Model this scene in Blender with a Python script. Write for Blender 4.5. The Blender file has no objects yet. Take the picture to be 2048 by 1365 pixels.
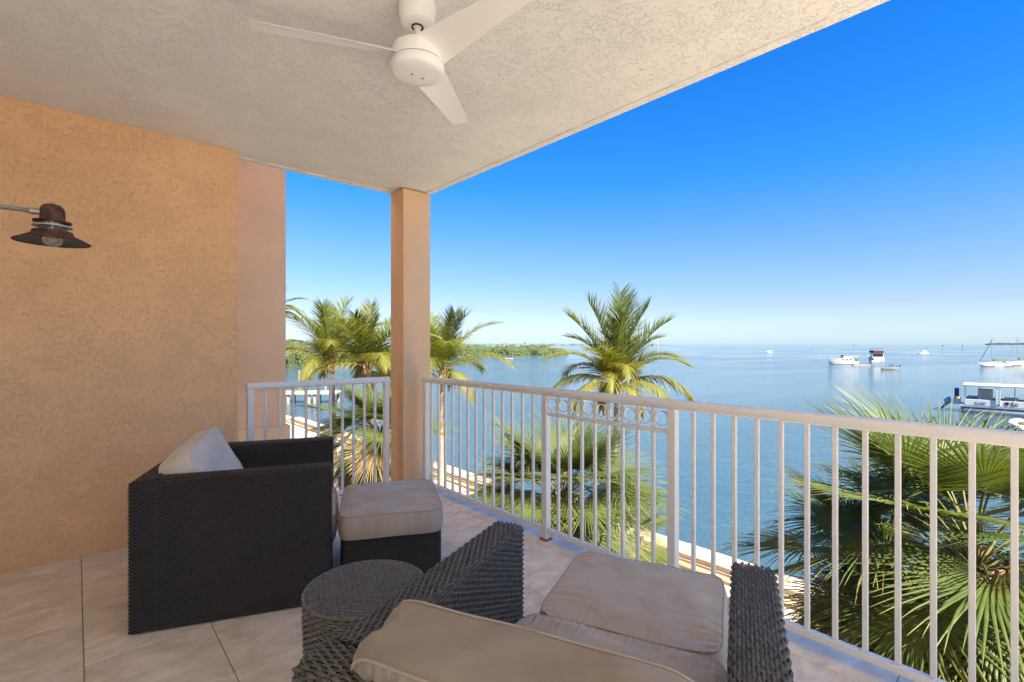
import bpy, bmesh, math, random
import numpy as np
from mathutils import Vector, Matrix
R = math.radians
SC = bpy.context.scene
COL = SC.collection
# ---------------------------------------------------------------- camera
YAW = 0.7314; FPX = 970.98; EYE = 1.372; HOR = 688.7
cam = bpy.data.cameras.new('camera'); cam_o = bpy.data.objects.new('camera', cam); COL.objects.link(cam_o)
cam.sensor_width = 36; cam.lens = 36 * FPX / 2048; cam.shift_y = (HOR - 682.5) / 2048
cam.clip_start = 0.02; cam.clip_end = 80000
cam_o.location = (0, 0, EYE); cam_o.rotation_euler = (R(90), 0, -YAW)
SC.camera = cam_o
# ---------------------------------------------------------------- sky and sun
SUN_EL, SUN_AZ = 50.0, 186.0          # direction TO the sun, az measured clockwise from +Y
w = bpy.data.worlds.new('World'); SC.world = w; w.use_nodes = True
wn = w.node_tree.nodes; wl = w.node_tree.links
bg = wn['Background']
sky = wn.new('ShaderNodeTexSky'); sky.sky_type = 'NISHITA'; sky.sun_disc = False
sky.sun_elevation = R(SUN_EL); sky.sun_rotation = R(SUN_AZ); sky.altitude = 0
sky.air_density = 1.0; sky.dust_density = 0.6; sky.ozone_density = 1.6
# the photograph's deep polarised blue: one tint by height above the horizon, the same all the way round
tcw = wn.new('ShaderNodeTexCoord'); sxy = wn.new('ShaderNodeSeparateXYZ'); wl.new(tcw.outputs['Generated'], sxy.inputs[0])
rmp = wn.new('ShaderNodeValToRGB'); rmp.color_ramp.interpolation = 'EASE'
SKY_TINT = [(0.0, (.19, .262, .385)), (.0175, (.178, .222, .326)), (.07, (.160, .176, .238)), (.182, (.115, .178, .252)), (.31, (.036, .178, .325)), (.46, (.02, .165, .36)), (1.0, (.05, .18, .33))]
el = rmp.color_ramp.elements
el[0].position, el[0].color = SKY_TINT[0][0], (*SKY_TINT[0][1], 1); el[1].position, el[1].color = SKY_TINT[-1][0], (*SKY_TINT[-1][1], 1)
for p_, c_ in SKY_TINT[1:-1]: e_ = el.new(p_); e_.color = (*c_, 1)
rmp.color_ramp.interpolation = 'LINEAR'
tm_ = wn.new('ShaderNodeMix'); tm_.data_type = 'RGBA'; tm_.blend_type = 'MULTIPLY'; tm_.inputs[0].default_value = 1
wl.new(sxy.outputs['Z'], rmp.inputs[0]); wl.new(sky.outputs[0], tm_.inputs[6]); wl.new(rmp.outputs[0], tm_.inputs[7]); wl.new(tm_.outputs[2], bg.inputs['Color'])
bg.inputs['Strength'].default_value = 0.15
sl = bpy.data.lights.new('sun', 'SUN'); sl.energy = 4.6; sl.angle = R(0.53); sl.color = (1, .93, .82)
so = bpy.data.objects.new('sun', sl); COL.objects.link(so)
sd = Vector((math.sin(R(SUN_AZ)) * math.cos(R(SUN_EL)), math.cos(R(SUN_AZ)) * math.cos(R(SUN_EL)), math.sin(R(SUN_EL))))
so.rotation_euler = sd.to_track_quat('Z', 'Y').to_euler(); so.location = (-10, -10, 30)
SC.view_settings.view_transform = 'Standard'; SC.view_settings.look = 'None'
SC.view_settings.exposure = 2.4; SC.view_settings.gamma = 1
SC.render.engine = 'CYCLES'
SC.cycles.use_denoising = True; SC.cycles.denoising_prefilter = 'ACCURATE'
SC.cycles.max_bounces = 10; SC.cycles.diffuse_bounces = 6; SC.cycles.glossy_bounces = 4
SC.cycles.transmission_bounces = 6; SC.cycles.transparent_max_bounces = 8
SC.cycles.sample_clamp_indirect = 8
# ---------------------------------------------------------------- pixel helpers (a pixel gives a direction, z or depth is given)
CY, SY = math.cos(YAW), math.sin(YAW)
def at_depth(px, py, d):
    x = (px - 1024) / FPX * d
    return Vector((CY * x + SY * d, -SY * x + CY * d, EYE - (py - HOR) / FPX * d))
def at_z(px, py, z):
    return at_depth(px, py, FPX * (EYE - z) / (py - HOR))
def on_x(px, X):
    t = (px - 1024) / FPX; return X * (CY - SY * t) / (SY + CY * t)
def on_y(px, Y):
    t = (px - 1024) / FPX; return Y * (SY + CY * t) / (CY - SY * t)
IMG_RIGHT = -YAW                      # rotation about z that turns +x to the image's right
# ---------------------------------------------------------------- object helpers
def tag(o, label=None, cat=None, group=None, kind=None):
    if label: o['label'] = label
    if cat: o['category'] = cat
    if group: o['group'] = group
    if kind: o['kind'] = kind
    return o
def thing(name, label, cat, loc=(0, 0, 0), rz=0, group=None):
    o = bpy.data.objects.new(name, None); COL.objects.link(o); o.empty_display_size = .1
    o.location = loc; o.rotation_euler = (0, 0, rz)
    return tag(o, label, cat, group)
def link(name, me, mat, parent=None):
    if mat and not me.materials: me.materials.append(mat)
    o = bpy.data.objects.new(name, me); COL.objects.link(o)
    if parent: o.parent = parent
    return o
def np_mesh(name, V, F, smooth=False, tri=False):
    V = np.asarray(V, np.float32); F = np.asarray(F, np.int32)
    me = bpy.data.meshes.new(name); k = F.shape[1]
    me.vertices.add(len(V)); me.vertices.foreach_set('co', V.ravel())
    me.loops.add(F.size); me.loops.foreach_set('vertex_index', F.ravel())
    me.polygons.add(len(F)); me.polygons.foreach_set('loop_start', np.arange(0, F.size, k, dtype=np.int32))
    if smooth: me.polygons.foreach_set('use_smooth', np.ones(len(F), bool))
    me.update(calc_edges=True); me.validate()
    return me
def copy_tree(o, parent=None):
    c = o.copy(); COL.objects.link(c); c.parent = parent
    for ch in list(o.children): copy_tree(ch, c)
    return c
class MB:
    """collects simple solids into one bmesh"""
    def __init__(s): s.bm = bmesh.new()
    def box(s, lo, hi, bev=0, rot=None, seg=2):
        b = bmesh.new(); bmesh.ops.create_cube(b, size=1)
        c = [(lo[i] + hi[i]) / 2 for i in range(3)]; d = [abs(hi[i] - lo[i]) for i in range(3)]
        for v in b.verts: v.co = Vector((v.co.x * d[0], v.co.y * d[1], v.co.z * d[2]))
        if bev: bmesh.ops.bevel(b, geom=b.edges[:], offset=bev, segments=seg, profile=.5, affect='EDGES')
        for v in b.verts:
            if rot: v.co = rot @ v.co
            v.co += Vector(c)
        return s.merge(b)
    def merge(s, b):
        m = bpy.data.meshes.new('t'); b.to_mesh(m); b.free(); s.bm.from_mesh(m); bpy.data.meshes.remove(m); return s
    def tube(s, pts, r, n=8, cap=True):
        pts = [Vector(p) for p in pts]; rs = r if isinstance(r, (list, tuple)) else [r] * len(pts)
        rings = []; up = Vector((0, 0, 1))
        for i, p in enumerate(pts):
            t = (pts[min(i + 1, len(pts) - 1)] - pts[max(i - 1, 0)]).normalized()
            a = t.cross(up) if abs(t.z) < .95 else t.cross(Vector((1, 0, 0)))
            a.normalize(); b = a.cross(t)
            rings.append([s.bm.verts.new(p + (a * math.cos(2 * math.pi * k / n) + b * math.sin(2 * math.pi * k / n)) * rs[i]) for k in range(n)])
        for i in range(len(rings) - 1):
            for k in range(n):
                s.bm.faces.new((rings[i][k], rings[i][(k + 1) % n], rings[i + 1][(k + 1) % n], rings[i + 1][k]))
        if cap:
            s.bm.faces.new(rings[0][::-1]); s.bm.faces.new(rings[-1])
        return s
    def lathe(s, prof, n=32, c=(0, 0, 0), closed=False):
        rings = []
        for (r, z) in prof:
            if r < 1e-6: rings.append([s.bm.verts.new((c[0], c[1], c[2] + z))])
            else: rings.append([s.bm.verts.new((c[0] + r * math.cos(2 * math.pi * k / n), c[1] + r * math.sin(2 * math.pi * k / n), c[2] + z)) for k in range(n)])
        if closed: rings.append(rings[0])
        for a, b in zip(rings, rings[1:]):
            for k in range(n):
                k2 = (k + 1) % n
                if len(a) == 1 and len(b) == 1: continue
                if len(a) == 1: s.bm.faces.new((a[0], b[k2], b[k]))
                elif len(b) == 1: s.bm.faces.new((a[k], a[k2], b[0]))
                else: s.bm.faces.new((a[k], a[k2], b[k2], b[k]))
        return s
    def prism(s, poly, z0, z1):
        a = [s.bm.verts.new((x, y, z0)) for x, y in poly]; b = [s.bm.verts.new((x, y, z1)) for x, y in poly]
        n = len(poly)
        for i in range(n): s.bm.faces.new((a[i], a[(i + 1) % n], b[(i + 1) % n], b[i]))
        s.bm.faces.new(a[::-1]); s.bm.faces.new(b); return s
    def build(s, name, mat, parent=None, smooth=False, auto=None):
        bmesh.ops.recalc_face_normals(s.bm, faces=s.bm.faces[:])
        me = bpy.data.meshes.new(name); s.bm.to_mesh(me); s.bm.free()
        if smooth or auto:
            me.polygons.foreach_set('use_smooth', [True] * len(me.polygons))
        if auto: me.set_sharp_from_angle(angle=R(auto))
        return link(name, me, mat, parent)
# ---------------------------------------------------------------- materials
def mat(name, col, rough=.6, spec=.5, metal=0, **kw):
    m = bpy.data.materials.new(name); m.use_nodes = True
    b = m.node_tree.nodes['Principled BSDF']
    b.inputs['Base Color'].default_value = (*col, 1); b.inputs['Roughness'].default_value = rough
    b.inputs['Specular IOR Level'].default_value = spec; b.inputs['Metallic'].default_value = metal
    for k, v in kw.items(): b.inputs[k].default_value = v
    return m
class NT:
    def __init__(s, m):
        s.t = m.node_tree; s.n = s.t.nodes; s.b = s.n['Principled BSDF']; s.co = None
    def add(s, typ, ins=None, **props):
        x = s.n.new(typ)
        for k, v in props.items(): setattr(x, k, v)
        for k, v in (ins or {}).items():
            if hasattr(v, 'is_output'): s.t.links.new(v, x.inputs[k])
            else: x.inputs[k].default_value = v
        return x
    def coord(s, kind='Object'):
        return s.add('ShaderNodeTexCoord').outputs[kind]
    def noise(s, co, scale, detail=3, rough=.55, dist=0, out='Fac'):
        x = s.add('ShaderNodeTexNoise', {'Vector': co, 'Scale': scale, 'Detail': detail, 'Roughness': rough, 'Distortion': dist})
        return x.outputs[out]
    def rng(s, v, a, b, c=0, d=1, smooth=True):
        x = s.add('ShaderNodeMapRange', {0: v, 1: a, 2: b, 3: c, 4: d}); x.interpolation_type = 'SMOOTHSTEP' if smooth else 'LINEAR'
        return x.outputs[0]
    def math(s, op, a, b=0.0):
        x = s.add('ShaderNodeMath', operation=op)
        for i, v in enumerate((a, b)):
            if hasattr(v, 'is_output'): s.t.links.new(v, x.inputs[i])
            else: x.inputs[i].default_value = v
        return x.outputs[0]
    def mix(s, f, a, b, mode='MIX'):
        x = s.add('ShaderNodeMix', data_type='RGBA', blend_type=mode)
        for i, v in ((0, f), (6, a), (7, b)):
            if hasattr(v, 'is_output'): s.t.links.new(v, x.inputs[i])
            elif i == 0: x.inputs[0].default_value = v
            else: x.inputs[i].default_value = (*v, 1)
        return x.outputs[2]
    def vec(s, co, sc):
        return s.add('ShaderNodeMapping', {0: co, 3: sc}).outputs[0]
    def bump(s, h, strength=1, dist=.01):
        x = s.add('ShaderNodeBump', {'Height': h, 'Strength': strength, 'Distance': dist})
        s.t.links.new(x.outputs[0], s.b.inputs['Normal'])
    def out(s, sock, v): s.t.links.new(v, s.b.inputs[sock])
def stucco(name, col, scale, dist, strength=1.0, lo=.46, hi=.55, fine=.12, var=.06, rough=.85):
    m = mat(name, col, rough, .25); t = NT(m); co = t.coord()
    wv = t.noise(co, scale * .45, 2, out='Color')
    wc = t.add('ShaderNodeVectorMath', {0: wv, 1: (.5, .5, .5)}, operation='SUBTRACT').outputs[0]
    ws = t.add('ShaderNodeVectorMath', {0: wc, 3: .9 / scale * 2.2}, operation='SCALE').outputs[0]
    c2 = t.add('ShaderNodeVectorMath', {0: co, 1: ws}, operation='ADD').outputs[0]
    n1 = t.noise(c2, scale, 3, .55, .5); dens = t.noise(co, scale * .14, 3)
    v = t.math('ADD', n1, t.math('MULTIPLY', t.math('SUBTRACT', dens, .5), .42))
    worm = t.rng(v, lo, hi)                       # short raised trowel marks, denser in some patches
    n2 = t.noise(c2, scale * 2.1, 2, .5, .8); bits = t.math('MULTIPLY', t.rng(n2, .60, .70), t.rng(dens, .35, .6))
    h = t.math('ADD', t.math('MULTIPLY', worm, .6), t.math('MULTIPLY', bits, .35))
    h = t.math('ADD', h, t.math('MULTIPLY', t.noise(co, scale * 6, 2), fine))
    t.bump(h, strength, dist)
    big = t.noise(co, 1.3, 3)
    t.out('Base Color', t.mix(t.rng(big, .3, .7), tuple(c * (1 - var) for c in col), tuple(min(1, c * (1 + var)) for c in col)))
    return m
M = {}
M['wall'] = stucco('ochre_stucco', (.87, .535, .295), 46, .0040, 1.0, .54, .61)
M['column'] = stucco('smooth_stucco', (.75, .495, .29), 30, .0014, .5, .4, .6)
M['wing'] = stucco('fine_stucco', (.79, .565, .345), 55, .0030, .7, .45, .6)
M['ceiling'] = stucco('ceiling_stucco', (.83, .82, .80), 46, .0044, 1.0, .53, .61, .1, .02)
M['white_paint'] = mat('white_rail_paint', (.79, .775, .74), .30, .5)
t = NT(M['white_paint']); co = t.coord(); t.bump(t.noise(co, 60, 2), .08, .002)
t.out('Base Color', t.mix(t.rng(t.noise(co, 9, 4), .62, .78), (.79, .775, .74), (.68, .61, .52)))
M['rust'] = mat('rust', (.30, .13, .06), .9)
M['fan'] = mat('fan_white', (.90, .89, .87), .3, .5)
M['dark'] = mat('dark_gap', (.03, .028, .025), .8)
def wicker(name, a, b, rough, spec=.38):
    m = mat(name, a, rough, spec); t = NT(m); co = t.coord()
    t.out('Base Color', t.mix(t.rng(t.noise(co, 38, 3), .3, .75), a, b))
    t.out('Roughness', t.rng(t.noise(co, 90, 2), .2, .8, rough - .08, rough + .12))
    return m
M['wicker'] = wicker('dark_wicker', (.015, .012, .010), (.024, .019, .015), .32, .45)
M['wicker_sheen'] = wicker('sky_sheen_wicker', (.062, .055, .043), (.108, .098, .078), .32)  # espresso wicker with the sky's grey gloss put into its base colour
M['wicker_table'] = wicker('table_wicker', (.11, .104, .094), (.17, .162, .148), .28)
def cloth(name, a, b):
    m = mat(name, a, .72, .35); t = NT(m); co = t.coord()
    t.out('Base Color', t.mix(t.rng(t.noise(co, 5, 4), .3, .7), a, b))
    t.b.inputs['Sheen Weight'].default_value = .25; t.b.inputs['Sheen Roughness'].default_value = .5
    wv = t.noise(co, 900, 1)
    t.bump(t.math('ADD', wv, t.math('MULTIPLY', t.noise(t.vec(co, (1, 1, 1)), 14, 3, .5, .6), 3.0)), .22, .004)
    return m
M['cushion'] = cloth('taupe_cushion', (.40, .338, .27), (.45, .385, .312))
M['cushion_shaded'] = cloth('taupe_cushion_shaded', (.25, .205, .155), (.30, .248, .19))  # darker copy of the taupe, warm shading put into the colour
M['cushion_pale'] = cloth('pale_cushion', (.62, .53, .43), (.68, .59, .49))
M['piping'] = mat('piping_cloth', (.38, .31, .245), .75)
# floor tile: filled travertine
m = mat('stone_tile', (.5, .42, .34), .5, .4); t = NT(m); co = t.coord('Generated')
oi = t.add('ShaderNodeObjectInfo')
off = t.add('ShaderNodeVectorMath', {0: t.coord(), 1: t.add('ShaderNodeVectorMath', {0: oi.outputs['Random'], 3: 37.0}, operation='SCALE').outputs[0]}, operation='ADD').outputs[0]
st = t.vec(off, (2.6, 4.6, 1))
n1 = t.noise(st, 2.4, 5, .62, .6); n2 = t.noise(t.vec(off, (8, 15, 1)), 3.0, 5, .7, .8)
base = t.mix(t.rng(n1, .3, .72), (.66, .545, .41), (.88, .765, .62))
vein = t.rng(n2, .60, .68)
spots = t.math('MULTIPLY', vein, t.rng(t.noise(off, 5, 2), .46, .62))
base = t.mix(t.math('MULTIPLY', spots, .85), base, (.34, .26, .19))
tint = t.rng(oi.outputs['Random'], 0, 1, .93, 1.05, False)
base = t.mix(1.0, base, t.add('ShaderNodeCombineColor', {0: tint, 1: tint, 2: tint}).outputs[0], 'MULTIPLY')
t.out('Base Color', base); t.out('Roughness', t.rng(n1, .2, .8, .42, .62))
t.bump(t.math('SUBTRACT', t.math('MULTIPLY', n1, .3), spots), .35, .002)
M['tile'] = m
M['grout'] = mat('grout', (.36, .30, .24), .9)
# outside
m = mat('sand', (.62, .50, .38), .9); t = NT(m); co = t.coord()
t.out('Base Color', t.mix(t.rng(t.noise(co, .8, 5), .3, .7), (.30, .24, .175), (.38, .315, .24)))
t.bump(t.noise(co, 6, 4), .5, .05); M['sand'] = m
m = mat('seawall_concrete', (.60, .50, .39), .85); t = NT(m); co = t.coord()
t.out('Base Color', t.mix(t.rng(t.noise(co, 3, 5), .3, .7), (.285, .215, .148), (.37, .29, .21)))
t.bump(t.noise(co, 25, 4), .4, .01); M['concrete'] = m
m = mat('tan_concrete', (.50, .30, .13), .9); t = NT(m); co = t.coord()
t.out('Base Color', t.mix(t.rng(t.noise(co, 2, 4), .35, .65), (.24, .165, .085), (.32, .23, .13))); M['kerb_tan'] = m  # mottled tan tone for the kerb inside the cap
m = mat('bay_water', (.02, .10, .15), .06, .5); t = NT(m); co = t.coord(); t.b.inputs['IOR'].default_value = 1.333
patch = t.rng(t.noise(t.vec(co, (.012, .03, 1)), 1.0, 3), .35, .65)
t.out('Base Color', t.mix(t.rng(t.noise(co, .018, 3), .35, .7), (.030, .060, .076), (.042, .075, .086)))
rot = t.add('ShaderNodeMapping', {0: co, 2: (0, 0, R(-35)), 3: (1, 2.3, 1)}).outputs[0]
h = t.math('ADD', t.math('MULTIPLY', t.noise(rot, .55, 3, .6), 1.0), t.math('MULTIPLY', t.noise(rot, 2.6, 3, .6), .42))
h = t.math('MULTIPLY', h, t.rng(patch, 0, 1, .55, 1.0))
t.bump(h, 1.0, .15); t.out('Roughness', t.rng(patch, 0, 1, .05, .12)); M['water'] = m
def leaf_mat(name, tip=(.30, .22, .06), trans=.35, rough=.42):
    m = mat(name, (.05, .1, .02), rough + .1, .28); t = NT(m)
    oi = t.add('ShaderNodeObjectInfo'); at = t.add('ShaderNodeAttribute', attribute_name='tip')
    n = t.noise(t.coord(), 3.0, 3)
    c = t.mix(t.rng(n, .3, .7), oi.outputs['Color'], t.mix(.35, oi.outputs['Color'], (.16, .17, .03)))
    c = t.mix(at.outputs['Fac'], c, tip)
    t.out('Base Color', c)
    tr = t.add('ShaderNodeBsdfTranslucent'); t.t.links.new(t.mix(1.0, c, (1.6, 1.5, .6), 'MULTIPLY'), tr.inputs[0])
    mx = t.add('ShaderNodeMixShader', {0: trans}); t.t.links.new(t.b.outputs[0], mx.inputs[1]); t.t.links.new(tr.outputs[0], mx.inputs[2])
    t.t.links.new(mx.outputs[0], t.n['Material Output'].inputs[0])
    return m
M['coco_leaf'] = leaf_mat('coconut_leaf', (.42, .30, .05), .4)
M['fan_leaf'] = leaf_mat('sabal_leaf', (.34, .27, .10), .3, .36)
M['far_leaf'] = leaf_mat('mangrove_leaf', (.1, .12, .02), .3, .6)
m = mat('palm_bark', (.26, .19, .13), .9); t = NT(m); co = t.coord()
t.out('Base Color', t.mix(t.rng(t.noise(t.vec(co, (2, 2, 14)), 2.0, 4), .3, .7), (.17, .12, .08), (.36, .28, .20)))
t.bump(t.noise(t.vec(co, (3, 3, 18)), 3, 4), .8, .03); M['bark'] = m
M['boot'] = mat('leaf_boot', (.33, .20, .095), .85)
t = NT(M['boot']); co = t.coord(); t.out('Base Color', t.mix(t.rng(t.noise(co, 9, 4), .3, .7), (.20, .11, .05), (.44, .29, .15)))
M['petiole'] = mat('petiole', (.16, .15, .04), .5)
M['gel'] = mat('white_gelcoat', (.46, .45, .42), .3)
M['panel'] = mat('boat_side_panel', (.62, .61, .58), .5)
M['cream'] = mat('cream_paint', (.46, .41, .33), .5)
M['glass_dark'] = mat('dark_boat_glass', (.03, .035, .04), .15)
M['maroon'] = mat('maroon_canvas', (.09, .016, .02), .8)
M['blue'] = mat('blue_panel', (.005, .012, .11), .5)
M['green_canvas'] = mat('green_canvas', (.06, .10, .07), .8)
M['black'] = mat('black_rubber', (.02, .02, .02), .6)
M['grey'] = mat('grey_metal', (.35, .36, .37), .4, .5, .6)
M['wood'] = mat('weathered_wood', (.28, .21, .15), .85)
M['wood_warm'] = mat('warm_wood', (.40, .24, .11), .8)
M['bird'] = mat('bird_dark', (.05, .045, .04), .8)
M['yellow'] = mat('yellow_float', (.75, .45, .03), .5)
M['galv'] = mat('galvanised_pipe', (.42, .41, .38), .5, .5, .5)
m = mat('rusty_lamp', (.07, .035, .025), .75, .4); t = NT(m); co = t.coord()
t.out('Base Color', t.mix(t.rng(t.noise(co, 30, 5), .35, .7), (.045, .024, .022), (.15, .065, .038))); t.bump(t.noise(co, 120, 3), .3, .001); M['lamp'] = m
M['lamp_in'] = mat('lamp_inside', (.09, .095, .10), .6)
M['glass'] = mat('clear_glass', (.95, .95, .93), .04, .5, 0, **{'Transmission Weight': .92, 'IOR': 1.45})
M['far_land'] = mat('far_land', (.10, .12, .08), .9)
M['house'] = mat('far_house', (.15, .145, .135), .8)
RNG = np.random.default_rng(7)
random.seed(5)
# ---------------------------------------------------------------- setting: water, ground, seawall
GZ, WZ = -4.0, -5.1
rad_ = [0, 30, 80, 200, 500, 1200, 2600, 5000, 9000, 18000, 45000]; NS = 96      # finer near, so far intersections stay exact
Vw = [(0, 0, WZ)] + [(r_ * math.cos(2 * math.pi * k / NS), r_ * math.sin(2 * math.pi * k / NS), WZ) for r_ in rad_[1:] for k in range(NS)]
Fw = [(0, 1 + k, 1 + (k + 1) % NS) for k in range(NS)]
for i in range(len(rad_) - 2):
    for k in range(NS): a = 1 + i * NS + k; b = 1 + i * NS + (k + 1) % NS; Fw.append((a, a + NS, b + NS, b))
me = bpy.data.meshes.new('water'); me.from_pydata(Vw, [], Fw); me.update(); tag(link('water', me, M['water']), kind='structure')
g = MB().prism([(-60, -40), (11.0, -40), (11.0, 20), (11.3, 30), (10.6, 38), (4, 41), (-60, 42)], -6.5, GZ)
tag(g.build('ground', M['sand']), kind='structure')
# seawall: cap blocks, each a thing's part
sw = thing('seawall', 'long concrete seawall with pale cap running between the palms and the bay', 'seawall', (0, 0, GZ))
MB().box((11.004, -40, -2.5), (11.55, 37.5, .14)).build('wall_body', M['concrete'], sw)
y = -30.0; k = 0
capm = None
while y < 37.4:
    L = min(2.42, 37.5 - y)
    if L < 2.42: break
    if capm is None:
        o = MB().box((-.33, 0, 0), (.33, 2.4, .12), .015).build('cap_block', M['concrete'], sw); capm = o.data
    else: o = link('cap_block', capm, None, sw)
    o.location = (11.36, y, .144 + .004 * (k % 3)); y += 2.42; k += 1
MB().box((10.78, -30, .0), (11.0, 37, .09), .02).build('inner_kerb', M['kerb_tan'], sw)
# ---------------------------------------------------------------- balcony shell
HC = 2.855; XS, YS = 2.60, 4.35; YW = 4.184; XB, YB = -1.35, -3.0; WEND = .923  # end at YB left open so sun bounces in from behind the camera
def rounded_slab():
    m = MB(); m.box((-9, YB - .1, HC), (XS, YS, HC + .24), .012); return m
ce = tag(rounded_slab().build('balcony_ceiling', M['ceiling']), kind='structure')
MB().box((XS - .062, YB - .1, HC - .009), (XS - .001, YS - .001, HC + .05), .004).build('drip_edge', M['ceiling'], ce)
MB().box((WEND + .01, YS - .062, HC - .0085), (XS - .064, YS - .001, HC + .05), .004).build('drip_edge', M['ceiling'], ce)
tag(MB().box((-9, YB - .05, HC + .244), (XS - .05, YS - .05, 9.5)).build('added_upper_storey', M['wing']), kind='structure')  # unseen mass over the slab, height set to block the sun
tag(MB().box((-9, YB, GZ + .004), (XS - .3, YS - .25, -.246)).build('added_lower_storey', M['wing']), kind='structure')  # unseen mass under the floor, added to shade the ground
fl = tag(MB().box((-9, YB - .1, -.24), (XS - .02, YS - .02, -.012), .01).build('balcony_floor', M['grout']), kind='structure')
TP = .4685; G = .0032
tm = None; TX0, TY0 = .026, 3.692
for i in range(-3, 6):
    for j in range(-15, 2):
        x0 = TX0 + i * TP; y0 = TY0 + (j) * .4665
        x1 = min(x0 + TP - G, 2.545); y1 = min(y0 + .4665 - G, YW - .003)
        x0 = max(x0, XB + .003); y0 = max(y0, YB + .003)
        if x1 - x0 < .02 or y1 - y0 < .02: continue
        full = abs(x1 - x0 - (TP - G)) < 1e-4 and abs(y1 - y0 - (.4665 - G)) < 1e-4
        if full and tm is not None: o = link('tile', tm, None, fl)
        else:
            o = MB().box((0, 0, -.011), (x1 - x0, y1 - y0, 0), .0016, seg=1).build('tile', M['tile'], fl)
            if full: tm = o.data
        o.location = (x0, y0, 0)
# a few edge pieces beyond the wall line under the short railing
for i in range(2, 6):
    x0 = max(TX0 + i * TP, WEND + .01); x1 = min(TX0 + (i + 1) * TP - G, 2.545)
    if x1 > x0:
        o = MB().box((0, 0, -.011), (x1 - x0, YS - .05 - YW, 0), .0016, seg=1).build('tile', M['tile'], fl); o.location = (x0, YW + .002, 0)
wl_ = MB().box((XB - .3, YW, -.2), (WEND, YW + .16, HC - .001)).build('stucco_wall', M['wall'])
tag(wl_, 'ochre wall with rough trowelled stucco beside the armchairs', 'wall')
bw = tag(MB().box((XB - .25, YB - .1, -.2), (XB, YW, HC - .002)).build('balcony_back_wall', mat('white_bounce_panels', (.86, .84, .80), .5)), kind='structure')  # unseen wall, its white doors made up to bounce light inside
for k in range(5):
    MB().box((XB + .001, YB + .15 + k * 1.3, .02), (XB + .03, YB + .21 + k * 1.3, 2.3), .004).build('added_door_stile', M['white_paint'], bw)  # stiles of the made-up doors, out of view
cl = thing('corner_column', 'square peach column at the corner where the two white railings meet', 'column', (2.292, 4.085, 0))
MB().box((0, 0, -.25), (.297, .25, HC - .011), .006).build('shaft', M['column'], cl)
wg = thing('building_wing', 'pinkish stucco wing of the building beyond the short railing', 'building', (-6, 7, GZ))
MB().box((0, 0, 0), (6 + on_y(572, 7), 2.5, 14), .01).build('wall', M['wing'], wg)
MB().box((-.05, -.04, 0), (6 + on_y(572, 7) + .05, 2.54, 4.27), .02).build('plinth', M['wing'], wg)
# ---------------------------------------------------------------- railings
def rail_profile(m, p0, p1, prof, ax):
    """extrude a closed profile (offset across, z) from p0 to p1 along axis ax ('x' or 'y')"""
    rings = []
    for p in (p0, p1):
        rings.append([m.bm.verts.new((p, a, z) if ax == 'x' else (a, p, z)) for a, z in prof])
    n = len(prof)
    for k in range(n): m.bm.faces.new((rings[0][k], rings[0][(k + 1) % n], rings[1][(k + 1) % n], rings[1][k]))
    m.bm.faces.new(rings[0][::-1]); m.bm.faces.new(rings[1]); return m
def oval(wd, z0, z1, n=20, p=2.6):
    out = []
    for k in range(n):
        a = 2 * math.pi * k / n; c, s = math.cos(a), math.sin(a)
        out.append((wd / 2 * math.copysign(abs(c) ** (2 / p), c), (z0 + z1) / 2 + (z1 - z0) / 2 * math.copysign(abs(s) ** (2 / p), s)))
    return out
BW = .0195; PW = .0475
def bar(name, mt, par, loc, mesh_cache={}):
    o = link(name, mesh_cache['m'], None, par); o.location = loc; return o
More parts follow.
